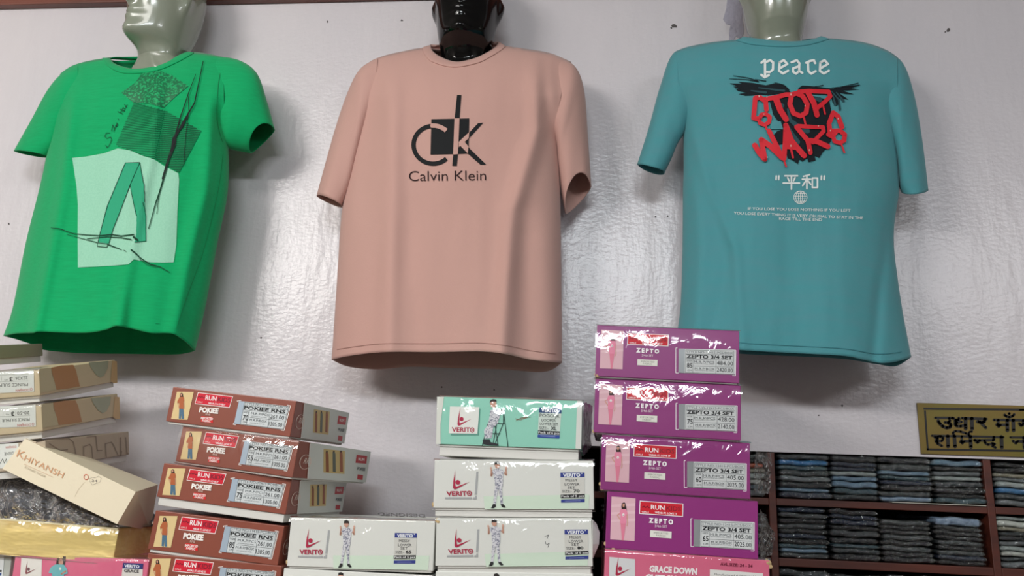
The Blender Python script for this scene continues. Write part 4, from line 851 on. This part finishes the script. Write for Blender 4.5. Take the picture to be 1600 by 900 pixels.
WHITE = [(65, [-.365, -.42, 1.4068, -.0067, -.0154, -.0001, .241, .0762, .22], .0035, 1, 0, 0, 'white box with boy print, size 65, between brown stack and middle white stack', .6, [(.0, .92, .004)]),
         (75, [-.367, -.42, 1.3285, -.0125, -.0008, .0012, .245, .0705, .22], .032, 1, 0, 0, 'white box cut off by the picture bottom, under the size 65 white box', 0, None),
         (70, [-.121, -.42, 1.5095, .0005, -.030, -.0001, .2600, .0765, .22], .0125, 1, 95, 10, 'white box with boy print, size 70, directly under the mint green box', .5, [(.0, .93, .004)]),
         (80, [-.117, -.42, 1.4205, .0173, -.042, .0016, .2500, .0735, .22], .011, 1, 140, -20, 'white box with boy print, size 80, with handwritten marks, below size 70', .6, [(.01, .06, .005)]),
         (90, [-.114, -.42, 1.3395, .0076, -.030, .0009, .2490, .070, .22], .040, 1, 120, 0, 'lowest white box of the middle stack, mostly below the picture edge', 0, None)]
for k, (size, p, gap, _, dx, fdx, lab, film, wear) in enumerate(WHITE):
    root, lid, fr, sd, ph = garment_box(lab, p, M_wcard, M_base, gap, 'white printed garment boxes', film, seed=k+20, wear=wear)
    a, b, c = white_art(size, dx, fdx)
    fb = via(homog(WS, SQ), fr); a.build('figure_print', lid, fb, label='printed boy in patterned pyjamas'); b.build('size_label', lid, fb); c.build('logo_print', lid, fb)
    if size == 65:
        q = Art(); q.text('DESIGNED', (664, 804), (590, 801), 5, '#6c6a66', 1, .02, up=(.1, 1)); q.build('top_print', lid, ph('top'))
    if size == 80:
        q = Art()
        for l in ([(851, 838), (857, 836), (855, 841)], [(852, 846), (853, 850)], [(854, 851), (858, 849), (856, 855)]): q.line(l, .6, '#3a3a40', 1)
        q.build('handwriting', lid, fr if 0 else ph('front'))
# torn flap at the right of the size 80 box
rt = [o for o in bpy.data.objects if o.get('label', '').startswith('white box with boy print, size 80')][0]; inv = rt.matrix_world.inverted()
fp = [(926, 812), (932, 818), (937, 832), (936, 850), (931, 862), (927, 872)]; V = [inv @ P(926, y, -.419) for x, y in fp]+[inv @ P(x, y, -.405) for x, y in fp]
fl = link_mesh('torn_flap', V, [(i, i+1, i+7, i+6) for i in range(5)], M_wcard, rt); fl.modifiers.new('t', 'SOLIDIFY').thickness = .001
# mint
root, lid, fr, sd, ph = garment_box('mint green box with a figure on a ladder, topmost of the middle stack', [-.131, -.42, 1.6085, -.015, .004, 0, .238, .0785, .22], M_mint, M_base, .0185, None, 1.0, seed=31, inset=.004)
H = homog([(145, 60), (1400, 92), (1395, 520), (120, 470)], SQ)
T = same; fr = via(H, fr)
def tx(art, s, p0, p1, h, col, L=3, bold=.0):
    q0, q1 = T([p0, p1]); e0, e1 = T([p0, (p0[0], p0[1]-h)]); art.text(s, q0, q1, 1, col, L, bold, up=(e1[0]-e0[0], e1[1]-e0[1]))
a = Art(); a.poly(T([(120, 62), (180, 62), (150, 300), (152, 470), (112, 470)]), '#d9dbd2', 1); a.build('card_edge', lid, fr, label='bare white card edge')
a = Art(); a.poly(T([(1355, 90), (1400, 92), (1395, 518), (1345, 512)]), '#dadcd6', 1)
a.build('card_edge', lid, fr, label='bare white card edge')
a = Art(); a.poly(T([(490, 165), (498, 165), (485, 395), (240, 395), (242, 380), (470, 382)]), '#5f9c8d', 1); a.poly(T([(232, 145), (488, 150), (472, 382), (222, 378)]), '#e6e7e1', 2)
emblem(a, T, 330, 250, 150); tx(a, 'VERIT', (248, 364), (408, 366), 40, '#ab1e42', bold=.03); a.ring(*T([(427, 349)])[0], 16, 19, 8, '#ab1e42', 3); a.ell(*T([(427, 349)])[0], 7, 8, '#ab1e42', 3, 10)
a.build('logo_print', lid, fr)
a = Art(); LD = '#26473f'
for q in ([(515, 485), (560, 300), (600, 300)], [(600, 300), (700, 180)], [(625, 470), (700, 290), (700, 180)], [(700, 180), (742, 492)], [(590, 380), (670, 382)], [(640, 292), (712, 295)], [(612, 460), (640, 300)], [(625, 300), (655, 486)], [(520, 440), (560, 440)], [(660, 178), (705, 172), (710, 190)]): a.line(T(q), 7, LD, 2)
a.poly(T([(585, 175), (655, 170), (668, 230), (650, 290), (610, 330), (600, 420), (535, 425), (530, 350), (560, 310), (575, 250)]), M_pyjama, 3)
a.poly(T([(580, 110), (600, 84), (632, 88), (640, 130), (625, 155), (590, 150)]), '#c99a86', 3); a.poly(T([(578, 115), (585, 90), (610, 80), (636, 86), (640, 105), (600, 100)]), '#2a2523', 4)
a.line(T([(650, 190), (690, 185), (700, 178)]), 11, '#c99a86', 2)
a.poly(T([(525, 430), (580, 430), (590, 455), (655, 470), (648, 486), (560, 480), (520, 470)]), '#20242a', 4)
a.line(T([(810, 270), (860, 240), (940, 236)]), 3.5, '#8a6f5a', 2); a.line(T([(815, 258), (880, 245), (915, 238), (850, 262), (805, 250)]), 3.5, '#9c7a66', 2)
a.build('figure_print', lid, fr, label='printed figure on a dark ladder')
b = Art()
b.poly(T([(1018, 150), (1218, 158), (1214, 206), (1014, 196)]), '#244a7c', 2); b.poly(T([(1014, 196), (1214, 206), (1200, 400), (1006, 390)]), '#cfdad2', 1)
tx(b, 'VERITO', (1034, 188), (1186, 196), 32, '#eef0f4', bold=.04)
for s_, p0, p1, h in (('POGO JR', (1022, 234), (1198, 242), 30), ('LOOPER', (1040, 274), (1165, 278), 24), ('LOWER SET', (1024, 304), (1186, 312), 24), ('SIZE:-', (1020, 342), (1100, 346), 26), ('XL', (1120, 347), (1174, 351), 30)): tx(b, s_, p0, p1, h, '#24302e', 3, .04 if s_ == 'XL' else 0)
b.poly(T([(1008, 350), (1204, 362), (1202, 394), (1006, 384)]), '#1b1c20', 2); tx(b, 'Pack of 6 pcs', (1012, 378), (1200, 388), 20, '#dddddd', 3, .02)
b.poly(T([(1006, 388), (1202, 396), (1199, 424), (1004, 414)]), '#244a9c', 2); b.line(T([(1032, 400), (1160, 409)]), 5, '#8f98c8', 3); b.build('size_label', lid, fr)
# crumpled clear bag hanging off its right side
def crumple(name, quad, y0, y1, amp, seed, m, nx=26, ny=26, parent=None, label=None, cat=None):
    V = []; Fc = []
    for j in range(ny+1):
        for i in range(nx+1):
            s, t_ = i/nx, j/ny
            px = (1-s)*(1-t_)*quad[0][0]+s*(1-t_)*quad[1][0]+s*t_*quad[2][0]+(1-s)*t_*quad[3][0]
            py = (1-s)*(1-t_)*quad[0][1]+s*(1-t_)*quad[1][1]+s*t_*quad[2][1]+(1-s)*t_*quad[3][1]
            e = math.sin(math.pi*s)**.4 if 0 else 1
            r1 = 1-abs(nz(s*5+seed, t_*5, seed))*2; r2 = 1-abs(nz(s*11+seed, t_*9, seed+3))*2
            y = y0+(y1-y0)*s-amp*(r1*.7+r2*.3)
            V.append(P(px+2.5*nz(t_*6, seed, s), py+2*nz(s*6, seed, t_+5), y))
    for j in range(ny):
        for i in range(nx): a0 = j*(nx+1)+i; Fc.append((a0, a0+1, a0+nx+2, a0+nx+1))
    if parent is not None:
        iv = parent.matrix_world.inverted(); V = [iv @ v for v in V]
    o = link_mesh(name, V, Fc, m, parent, True)
    if label: tag(o, label, cat)
    return o
crumple('plastic_bag', [(913, 628), (926, 634), (923, 700), (912, 712)], -.40, -.26, .005, 3, M_film2, parent=root)
crumple('loose_film', [(555, 795), (676, 796), (600, 806), (490, 806)], -.25, -.22, .003, 8, M_film, parent=rt) if False else None

# --- pink boxes
def pink_box(lab, p, gap, film, seed, wear=None): return garment_box(lab, p, M_rose, M_base, gap, 'pink printed garment boxes', film, seed=seed, wear=wear)
root, lid, fr, sd, ph = pink_box('pink box with white lettering and size range, under the purple boxes', [.153, -.42, 1.3705, .004, .0225, .001, .252, .0855, .22], .064, .5, 41, [(.99, .03, .005), (1.0, .1, .004)])
f = ph('front'); a = Art(); T = sc(940, 850, 5.714)
a.poly(T([(70, 115), (298, 135), (298, 520), (66, 510)]), '#d9dadb', 1); emblem(a, T, 160, 215, 165); a.build('logo_print', lid, f)
a = Art(); a.text('GRACE DOWN', *T([(425, 245), (850, 272)]), 9.5, '#f5f0f0', 2, .05, res=2); a.text('CUFF SHORTS', *T([(388, 322), (850, 350)]), 9.5, '#f5f0f0', 2, .05)
a.text('AVL.SIZE: 24 - 34', *T([(1058, 190), (1345, 210)]), 4.8, '#6d1030', 2, .02)
a.poly(T([(966, 226), (1440, 262), (1436, 520), (962, 490)]), '#e3e3df', 1); a.text('Manufactured & Marketed by', *T([(1005, 278), (1400, 300)]), 3.2, '#6b6b6b', 2)
a.build('box_lettering', lid, f)
root, lid, fr, sd, ph = pink_box('pink box with a girl in a teal shirt, under the gold box at lower left', [-.8369, -.42, 1.3284, -.0303, -.0162, .013, .2399, .0732, .2], .032, .5, 43)
f = ph('front'); a = Art(); T = sc(0, 860, 6.667)
a.poly(T([(225, 78), (440, 92), (425, 560), (195, 540)]), '#e2dfd8', 1); emblem(a, T, 298, 190, 135, '#6f4750', '#8a4a50'); a.build('logo_print', lid, f)
a = Art(); a.poly(T([(600, 60), (690, 62), (680, 150), (585, 150)]), '#3a2a2a', 1); a.ell(*T([(637, 120)])[0], 3.6, 5.5, '#c08f7c', 2, 12)
a.poly(T([(570, 150), (600, 142), (670, 148), (700, 190), (710, 240), (670, 250), (660, 420), (540, 420), (545, 240), (510, 235), (530, 180)]), '#6fb3b8', 3); a.ell(*T([(632, 190)])[0], 2, 2.4, '#d8e4dc', 4, 8); a.line(T([(690, 215), (645, 245)]), 2.4, '#c08f7c', 4)
a.build('figure_print', lid, f, label='printed girl in a teal shirt')
a = Art(); a.poly(T([(1285, 128), (1495, 138), (1490, 195), (1278, 185)]), '#2a3572', 2); a.poly(T([(1278, 185), (1490, 195), (1480, 420), (1255, 410)]), '#d8d5cf', 1)
a.text('VERITO', *T([(1298, 172), (1455, 182)]), 4.2, '#eef0f4', 3, .04); a.text('GRACE', *T([(1295, 225), (1450, 232)]), 4.6, '#4a4546', 3, .03); a.build('size_label', lid, f)
# grey-white box at the far left bottom
root, lid, fr, sd, ph = garment_box('pale grey box at the bottom left corner beside the pink box', [-1.09, -.40, 1.3208, -.03, -.03, .02, .238, .075, .2], mat('pale_grey_card', '#aeb3ac', .5), M_base, .02)
f = ph('front'); a = Art(); T = sc(0, 860, 6.667)
a.poly(T([(-600, -5), (48, 35), (25, 400), (-600, 380)]), '#d2d6d6', 1); a.poly(T([(-300, 195), (22, 205), (20, 225), (-300, 218)]), '#1c1d20', 2); a.poly(T([(-300, 228), (20, 235), (18, 262), (-300, 255)]), '#2a4a86', 2)
a.build('size_label', lid, f)

# --- beige boxes at the left
def beige(lab, p, gap, film, seed, m=M_beige): return garment_box(lab, p, m, M_base, gap, 'beige boxes at the left', film, seed=seed, inset=.004)
def sulphur(root, lid, ph, T, size, second, ln):
    f = ph('front'); a = Art()
    (x0, y0), (x1, y1) = T([(-700, 190), (270, 190)])
    a.poly(T([(-500, 232), (265, 190), (268, 358), (-500, 395)]), '#d8dcd4', 1)
    a.text(size, *T([(218, 240), (122, 245)]), 25/5, '#55564f', 2, .0); a.text('3', *T([(100, 246), (75, 248)]), 32/5, '#3c3d3a', 2, .03); a.text('PCS', *T([(60, 262), (36, 263)]), 10/5, '#55564f', 2)
    a.text(second, *T([(220, 292), (ln, 303)]), 25/5, '#5a5b54', 2, .0); a.text('DONJAN', *T([(230, 336), (125, 342)]), 20/5, '#b8473c', 2, .0); a.ring(*T([(246, 340)])[0], 1.6, 2, .5, '#b8473c', 2)
    for q in ([(225, 222), (-300, 245)], [(222, 275), (-300, 295)], [(113, 240), (112, 272)], [(15, 240), (14, 272)]): a.line(T(q), .3, '#8c8d86', 2, cap=False)
    a.build('size_label', lid, f)
    f = ph('side'); b = Art()
    b.poly(T([(398, 172), (480, 155), (570, 150), (590, 190), (605, 250), (622, 318), (530, 335), (440, 346), (425, 285), (400, 215)]), '#b07d4b', 1)
    b.poly(T([(305, 180), (395, 172), (425, 285), (438, 346), (315, 370)]), '#beb38f', 1)
    b.poly(T([(690, 132), (845, 118), (840, 175), (810, 235), (780, 250), (745, 225), (710, 175)]), '#a2a68c', 1)
    b.poly(T([(875, 120), (912, 122), (915, 290), (890, 295), (862, 280)]), '#c9a777', 1)
    b.build('side_print', lid, f)
root, lid, fr, sd, ph = beige('beige box with orange patch, label reading 22X26, second from the top at left', [-1.023, -.45, 1.642, .0919, -.1145, .2203, .145, .045, .277], .011, .7, 51)
sulphur(root, lid, ph, sc(0, 540, 5), '22X26', 'PRINCE SULPHUR SUITING', -230)
root, lid, fr, sd, ph = beige('beige box with orange patch, label reading 20-50, third from the top at left', [-1.008, -.45, 1.58, .0778, -.1301, .1882, .149, .045, .268], .0125, .7, 52)
T0 = sc(0, 540, 5); sulphur(root, lid, ph, lambda pts: T0([(x+12+(.008*x), y+270+(x*.012)) for x, y in pts]), '20-50', 'PRINCE SULPHUR', 5)
root, lid, fr, sd, ph = beige('beige box with raised key pattern, behind the tilted cream lid', [-.992, -.45, 1.52, .0482, -.1169, .1276, .156, .046, .278], .013, .0, 53, mat('greige_card', '#b3a48f', .6))
f = ph('side'); b = Art(); T = sc(0, 530, 4.286)
for q in ([(240, 690), (330, 670), (460, 665), (490, 690), (505, 760), (505, 800)], [(330, 700), (400, 745), (450, 740)], [(560, 800), (558, 720), (600, 705), (612, 720), (620, 800)], [(580, 655), (640, 650), (650, 745), (680, 745)], [(710, 790), (705, 700), (745, 690), (760, 710), (790, 780), (808, 780), (806, 660)], [(808, 780), (812, 750)], [(840, 660), (850, 770)]): b.line(T(q), 1.6, '#8a7967', 1)
b.build('key_pattern', lid, f)
f = ph('front'); a = Art(); a.poly(T([(-300, 720), (125, 695), (125, 860), (-300, 880)]), '#d9dcd6', 1); a.text('DISNEY'[:0]+'DISNE', *T([(92, 752), (30, 758)]), 22/4.286, '#5a5b54', 2, 0); a.text('DONJAN', *T([(110, 712), (40, 718)]), 16/4.286, '#c2675c', 2, 0); a.line(T([(0, 835), (20, 800), (30, 830), (45, 800), (50, 840)]), .8, '#55564f', 2); a.build('size_label', lid, f)
root, lid, fr, sd, ph = garment_box('greenish beige box at the left edge, topmost of its stack, partly behind the green shirt', [-1.195, -.45, 1.688, .09, -.115, .20, .145, .026, .277], mat('olive_card', '#8f8d76', .6), M_base, .012, 'beige boxes at the left', .5, seed=54)
# tilted cream lid: crushed slightly out of square
cr = [P(39, 685.4, -.455), P(212, 768.5, -.455), P(183, 819, -.465), P(3.7, 732.5, -.465)]; bk = [P(62, 684, -.30), P(247, 757, -.30), P(235, 829.5, -.30), P(40, 730, -.30)]
ro = cr[3].copy(); kh = empty('box_lid', ro); tag(kh, 'tilted cream box lid with gold lettering leaning over the gold box', 'lid')
bm = bmesh.new(); vs = [bm.verts.new(v-ro) for v in cr+bk]
for q in ((0, 1, 2, 3), (5, 4, 7, 6), (1, 0, 4, 5), (2, 1, 5, 6), (0, 3, 7, 4)): bm.faces.new([vs[i] for i in q][::-1])
bmesh.ops.recalc_face_normals(bm, faces=bm.faces)
shell = bm_obj('lid_shell', bm, M_cream, kh); sm = shell.modifiers.new('t', 'SOLIDIFY'); sm.thickness = .0018; sm.offset = -1
n_ = (cr[1]-cr[0]).cross(cr[3]-cr[0]).normalized()
if n_.y > 0: n_ = -n_
def on_kh(px, py, Lr=0):
    d = ray(px, py); k = (cr[0]-CAM).dot(n_)/d.dot(n_); return CAM+d*k+n_*(.0006+.0003*Lr)-ro
T = sc(0, 680, 4.092); a = Art(); GF = mat('copper_foil', '#b88860', .5, metal=.2)
a.text('K', *T([(105, 136), (150, 155)]), 12.5, GF, 1, .0, res=3); a.text('HIYANSH', *T([(152, 160), (400, 275)]), 9.5, GF, 1, .0, res=3)
a.line(T([(155, 185), (340, 268)]), .4, GF, 1); a.text('ETHNIC WEAR', *T([(158, 210), (290, 272)]), 3.4, '#b9ab92', 1); a.build('foil_lettering', kh, on_kh)
a = Art(); a.ring(*T([(552, 268)])[0], 3.4, 4.0, 1.0, '#c4502f', 1); a.line(T([(570, 280), (590, 270), (610, 272), (630, 262), (648, 275), (640, 300), (590, 318), (578, 300), (570, 280)]), .35, '#8c8378', 1); a.text('34', *T([(588, 298), (622, 300)]), 3.6, '#6c6660', 1); a.line(T([(480, 390), (500, 350), (540, 300)]), .5, '#cdbfa6', 1); a.build('handwriting', kh, on_kh)
# gold box and the wrapped grey cloth on it
root, lid, fr, sd, ph = garment_box('shiny gold foil box under the tilted cream lid', [-.94, -.42, 1.391, .0, .035, -.003, .318, .056, .2], M_gold, M_gold, .003, None, .9, seed=61)
box('rim', -.158, .158, -.0008, .0, .0565, .0588, mat('pale_gold_edge', '#e9dfb6', .4), root)
root['x'] = 0; del root['x']
V = []; Fc = []; nx, ny = 60, 26
pk = empty('wrapped_garment', P(60, 800, -.36)); tag(pk, 'dark grey cloth in crinkled clear plastic between gold box and cream lid', 'packet')
pr_ = pk.matrix_world.translation.copy()
def packet_front(s, t_, film):
    px = -120+s*306; ytop = y_at([(-120, 722), (4, 733), (183, 818), (186, 820)], px)-3; ybot = y_at([(-120, 800), (0, 809), (186, 823)], px)+2
    py = ytop+(ybot-ytop)*t_
    am = .006 if film else .003
    y = -.408-.016*math.sin(math.pi*min(1, t_*.9+.1))**.7+am*(abs(nz(s*10, t_*3, 7))*2-.5+.4*abs(nz(s*30+t_*8, t_*8, 3)))*(1.6 if film else 1)-(.006 if film else 0)+.02*(1-t_)
    return P(px, py, y)-pr_
for film, nm, m in ((0, 'folded_cloth', mat('charcoal_cloth', '#5b5d63', .8, vary=('#3a3c42', 5, (1, 1, 6), .4, .6))), (1, 'plastic_sleeve', M_film2)):
    V = [packet_front(i/nx, j/ny, film) for j in range(ny+1) for i in range(nx+1)]
    n0 = len(V); Fc = [(j*(nx+1)+i, j*(nx+1)+i+1, (j+1)*(nx+1)+i+1, (j+1)*(nx+1)+i) for j in range(ny) for i in range(nx)]
    if not film:
        V += [v+Vector((.02, .13, 0)) for v in V[:nx+1]]+[v+Vector((.02, .13, 0)) for v in V[ny*(nx+1):n0]]
        for i in range(nx): Fc += [(i, i+1, n0+i+1, n0+i), (ny*(nx+1)+i, ny*(nx+1)+i+1, n0+nx+2+i, n0+nx+1+i)]
    link_mesh(nm, V, Fc, m, pk, True)
lb = [packet_front(.395, .45, 1), packet_front(.60, .5, 1)]
# ------------------------------------------------------------------ folded garment packets on the shelves
PAL = {'k': '#171d22', 'n': '#1a2a42', 'g': '#363e41', 'b': '#2b75a8', 's': '#6c8aa0', 'w': '#c4c8c0', 't': '#38555f', 'o': '#c0532f', 'c': '#8f8a78', 'l': '#7f95ad', 'y': '#6c7376', 'h': '#9fa9a6'}
PM = {k: mat('folded_cloth', v, .75, spec=.25, bump=(10, .5, .004, (1, 6, .15))) for k, v in PAL.items()}
CN = {'k': 'black', 'n': 'navy', 'g': 'charcoal', 'b': 'bright blue', 's': 'slate blue', 'w': 'off-white', 't': 'dark teal', 'o': 'orange', 'c': 'khaki', 'l': 'light blue', 'y': 'grey', 'h': 'pale grey'}
def packet_meshes(seed):
    out = []
    for film in (0, 1):
        NX, NP = (26, 10) if not film else (34, 12); V = []; Fc = []; rnd = random.Random(seed)
        dep = .20
        for i in range(NX+1):
            u = i/NX; x = u-.5
            end = max(0, abs(x)-.42)/.08; th = (1-.75*end**1.5) if film else (1-.35*end**2)
            for j in range(NP+1):
                a_ = -math.pi/2+math.pi*j/NP                    # front rounded edge from bottom to top
                yy = -.006*math.cos(a_)**.8 if math.cos(a_) > 0 else 0; zz = .5+.5*math.sin(a_)*th
                k = 1 if film else .9
                w_ = (.0036 if film else .0014)*(nz(u*9+seed*3, j*.7, seed)+.7*nz(u*23+seed, j*1.3, seed+2))
                yy = yy*k-(.0012 if film else 0)+w_; zz = .5+(zz-.5)*(1.03 if film else .93)+.22*nz(u*3+seed, 0, seed)*(1 if film else 1)
                V.append((x*(1.0 if not film else 1.05+.03*nz(j*.9, seed, 1)*end), yy, zz))
            V.append((x, dep, .95*th)); V.append((x, dep, .05))
        m_ = NP+3
        for i in range(NX):
            for j in range(m_-1): a0 = i*m_+j; Fc.append((a0, a0+m_, a0+m_+1, a0+1))
            a0 = i*m_; Fc.append((a0+m_-1, a0+2*m_-1, a0+m_, a0))
        if not film: Fc.append(tuple(range(m_))); Fc.append(tuple(NX*m_+k for k in range(m_-1, -1, -1)))
        me = bpy.data.meshes.new('packet'); me.from_pydata(V, [], Fc); me.polygons.foreach_set('use_smooth', [True]*len(me.polygons)); me.update(); out.append(me)
    return out
PMESH = [packet_meshes(s) for s in range(7)]
_pm = {}
ORD = ['topmost', 'second', 'third', 'fourth', 'fifth', 'sixth', 'seventh', 'eighth', 'ninth', 'tenth', 'eleventh']
def column(x0, x1, ztop, zbot, cols, where, shelf, lean=0, thick=None, y0=.010, tops=None):
    n = len(cols); z = zbot; tot = ztop-zbot; r0 = random.Random(int(x0*900+zbot*500)); th = thick or [r0.uniform(.7, 1.3) for _ in range(n)]; sm_ = sum(th)
    rnd = random.Random(hash((round(x0, 3), round(zbot, 3))) & 0xffff if 0 else int(x0*1000+zbot*777))
    for k in range(n-1, -1, -1):
        h = tot*th[k]/sm_; c = cols[k]; s = rnd.randrange(7)
        key = (s, c)
        if key not in _pm:
            me = PMESH[s][0].copy(); me.materials.append(PM[c]); _pm[key] = me
        dx = rnd.uniform(-.002, .002); w = (x1-x0)*rnd.uniform(.95, 1.0)
        o = bpy.data.objects.new('garment_packet', _pm[key]); COL.objects.link(o)
        o.location = ((x0+x1)/2+dx, y0+rnd.uniform(-.005, .004), z); o.scale = (w, 1, h*.98)
        o.rotation_euler = (0, R(lean*(n-1-k)/max(1, n-1)+rnd.uniform(-1.0, 1.0)), 0)
        tag(o, f'{CN[c]} bagged garment, {ORD[k]} from top, {where}', 'packet', f'plastic-wrapped garments on the {shelf} shelf')
        fm = PMESH[s][1]
        if not fm.materials: fm.materials.append(M_film3)
        f_ = bpy.data.objects.new('plastic_sleeve', fm); COL.objects.link(f_); f_.parent = o
        z += h
def px(x, y): return P(x, y, 0).x
S1 = 1.5072; T1 = 1.5965; S2 = 1.3895
column(px(1146, 740), .366, 1.593, S1, 'gkochwty', 'sliver pile behind purple boxes, upper shelf', 'upper')
column(px(1216, 740), px(1297, 740), T1, S1, 'gbtgyksn', 'first full pile, upper shelf', 'upper')
column(px(1299, 740), px(1372, 740), T1, S1, 'knnhsstg', 'second full pile, upper shelf', 'upper')
column(px(1374, 740), px(1456, 740), T1, S1+.001, 'kgstnkgl', 'third full pile, upper shelf', 'upper')
column(px(1459, 740), px(1537, 740), T1-.002, S1+.001, 'skyhgkkt', 'fourth full pile, upper shelf', 'upper')
column(px(1553, 740), px(1640, 740), T1-.004, S1, 'kkcyhbgy', 'pile right of last divider, upper shelf', 'upper')
column(px(1642, 740), px(1720, 740), T1-.006, S1, 'kngtskgk', 'pile beyond right edge, upper shelf', 'upper')
column(px(1130, 840), .366, 1.475, S2, 'gkykgnkg', 'sliver pile behind purple boxes, middle shelf', 'middle', y0=.006)
column(px(1217, 830), px(1293, 830), 1.4885, S2, 'ngkgknktsg', 'first full pile, middle shelf', 'middle')
column(px(1298, 830), px(1374, 830), 1.488, S2, 'knnkgktgk', 'second full pile, middle shelf', 'middle', lean=1.5)
column(px(1377, 830), px(1457, 830), 1.472, S2, 'gkkgkgkk', 'third full pile, middle shelf', 'middle')
column(px(1462, 830), px(1536, 830), 1.482, S2, 'lkkkgkgnk', 'fourth full pile, middle shelf', 'middle', lean=2.5, thick=[1.9, 1, 1, 1, 1, 1, 1, 1, 1])
column(px(1560, 830), px(1645, 830), 1.487, S2, 'hwcgkyhwgy', 'pile right of last divider, middle shelf', 'middle')
column(px(1648, 830), px(1720, 830), 1.486, S2, 'kngtskgkgk', 'pile beyond right edge, middle shelf', 'middle')
for k, (a_, b_, nm) in enumerate(((1216, 1296, 'first full pile'), (1300, 1380, 'second full pile'), (1384, 1460, 'third full pile'), (1464, 1540, 'fourth full pile'), (1562, 1640, 'pile right of last divider'))):
    column(px(a_, 895), px(b_, 895), 1.366-.004*(k % 2), 1.262, 'gykgknkg', f'{nm}, lowest shelf', 'lowest')
column(.03, .12, 1.59, S1, 'kkgkkgk', 'dark pile between box stacks, upper shelf', 'upper'); column(.03, .12, 1.48, S2, 'kgkkgkkg', 'dark pile between box stacks, middle shelf', 'middle')
# crumpled bag corner poking out beside the lower purple boxes
crumple('plastic_bag', [(1180, 705), (1206, 708), (1204, 772), (1178, 770)], -.02, -.004, .006, 5, M_film2, label='crumpled clear plastic hanging over the shelf post beside the purple boxes', cat='plastic bag')
crumple('plastic_bag', [(1188, 795), (1212, 835), (1206, 868), (1186, 872)], -.05, -.02, .008, 6, M_film2, label='crumpled clear plastic bag beside the lowest purple box', cat='plastic bag')
bpy.context.view_layer.update()
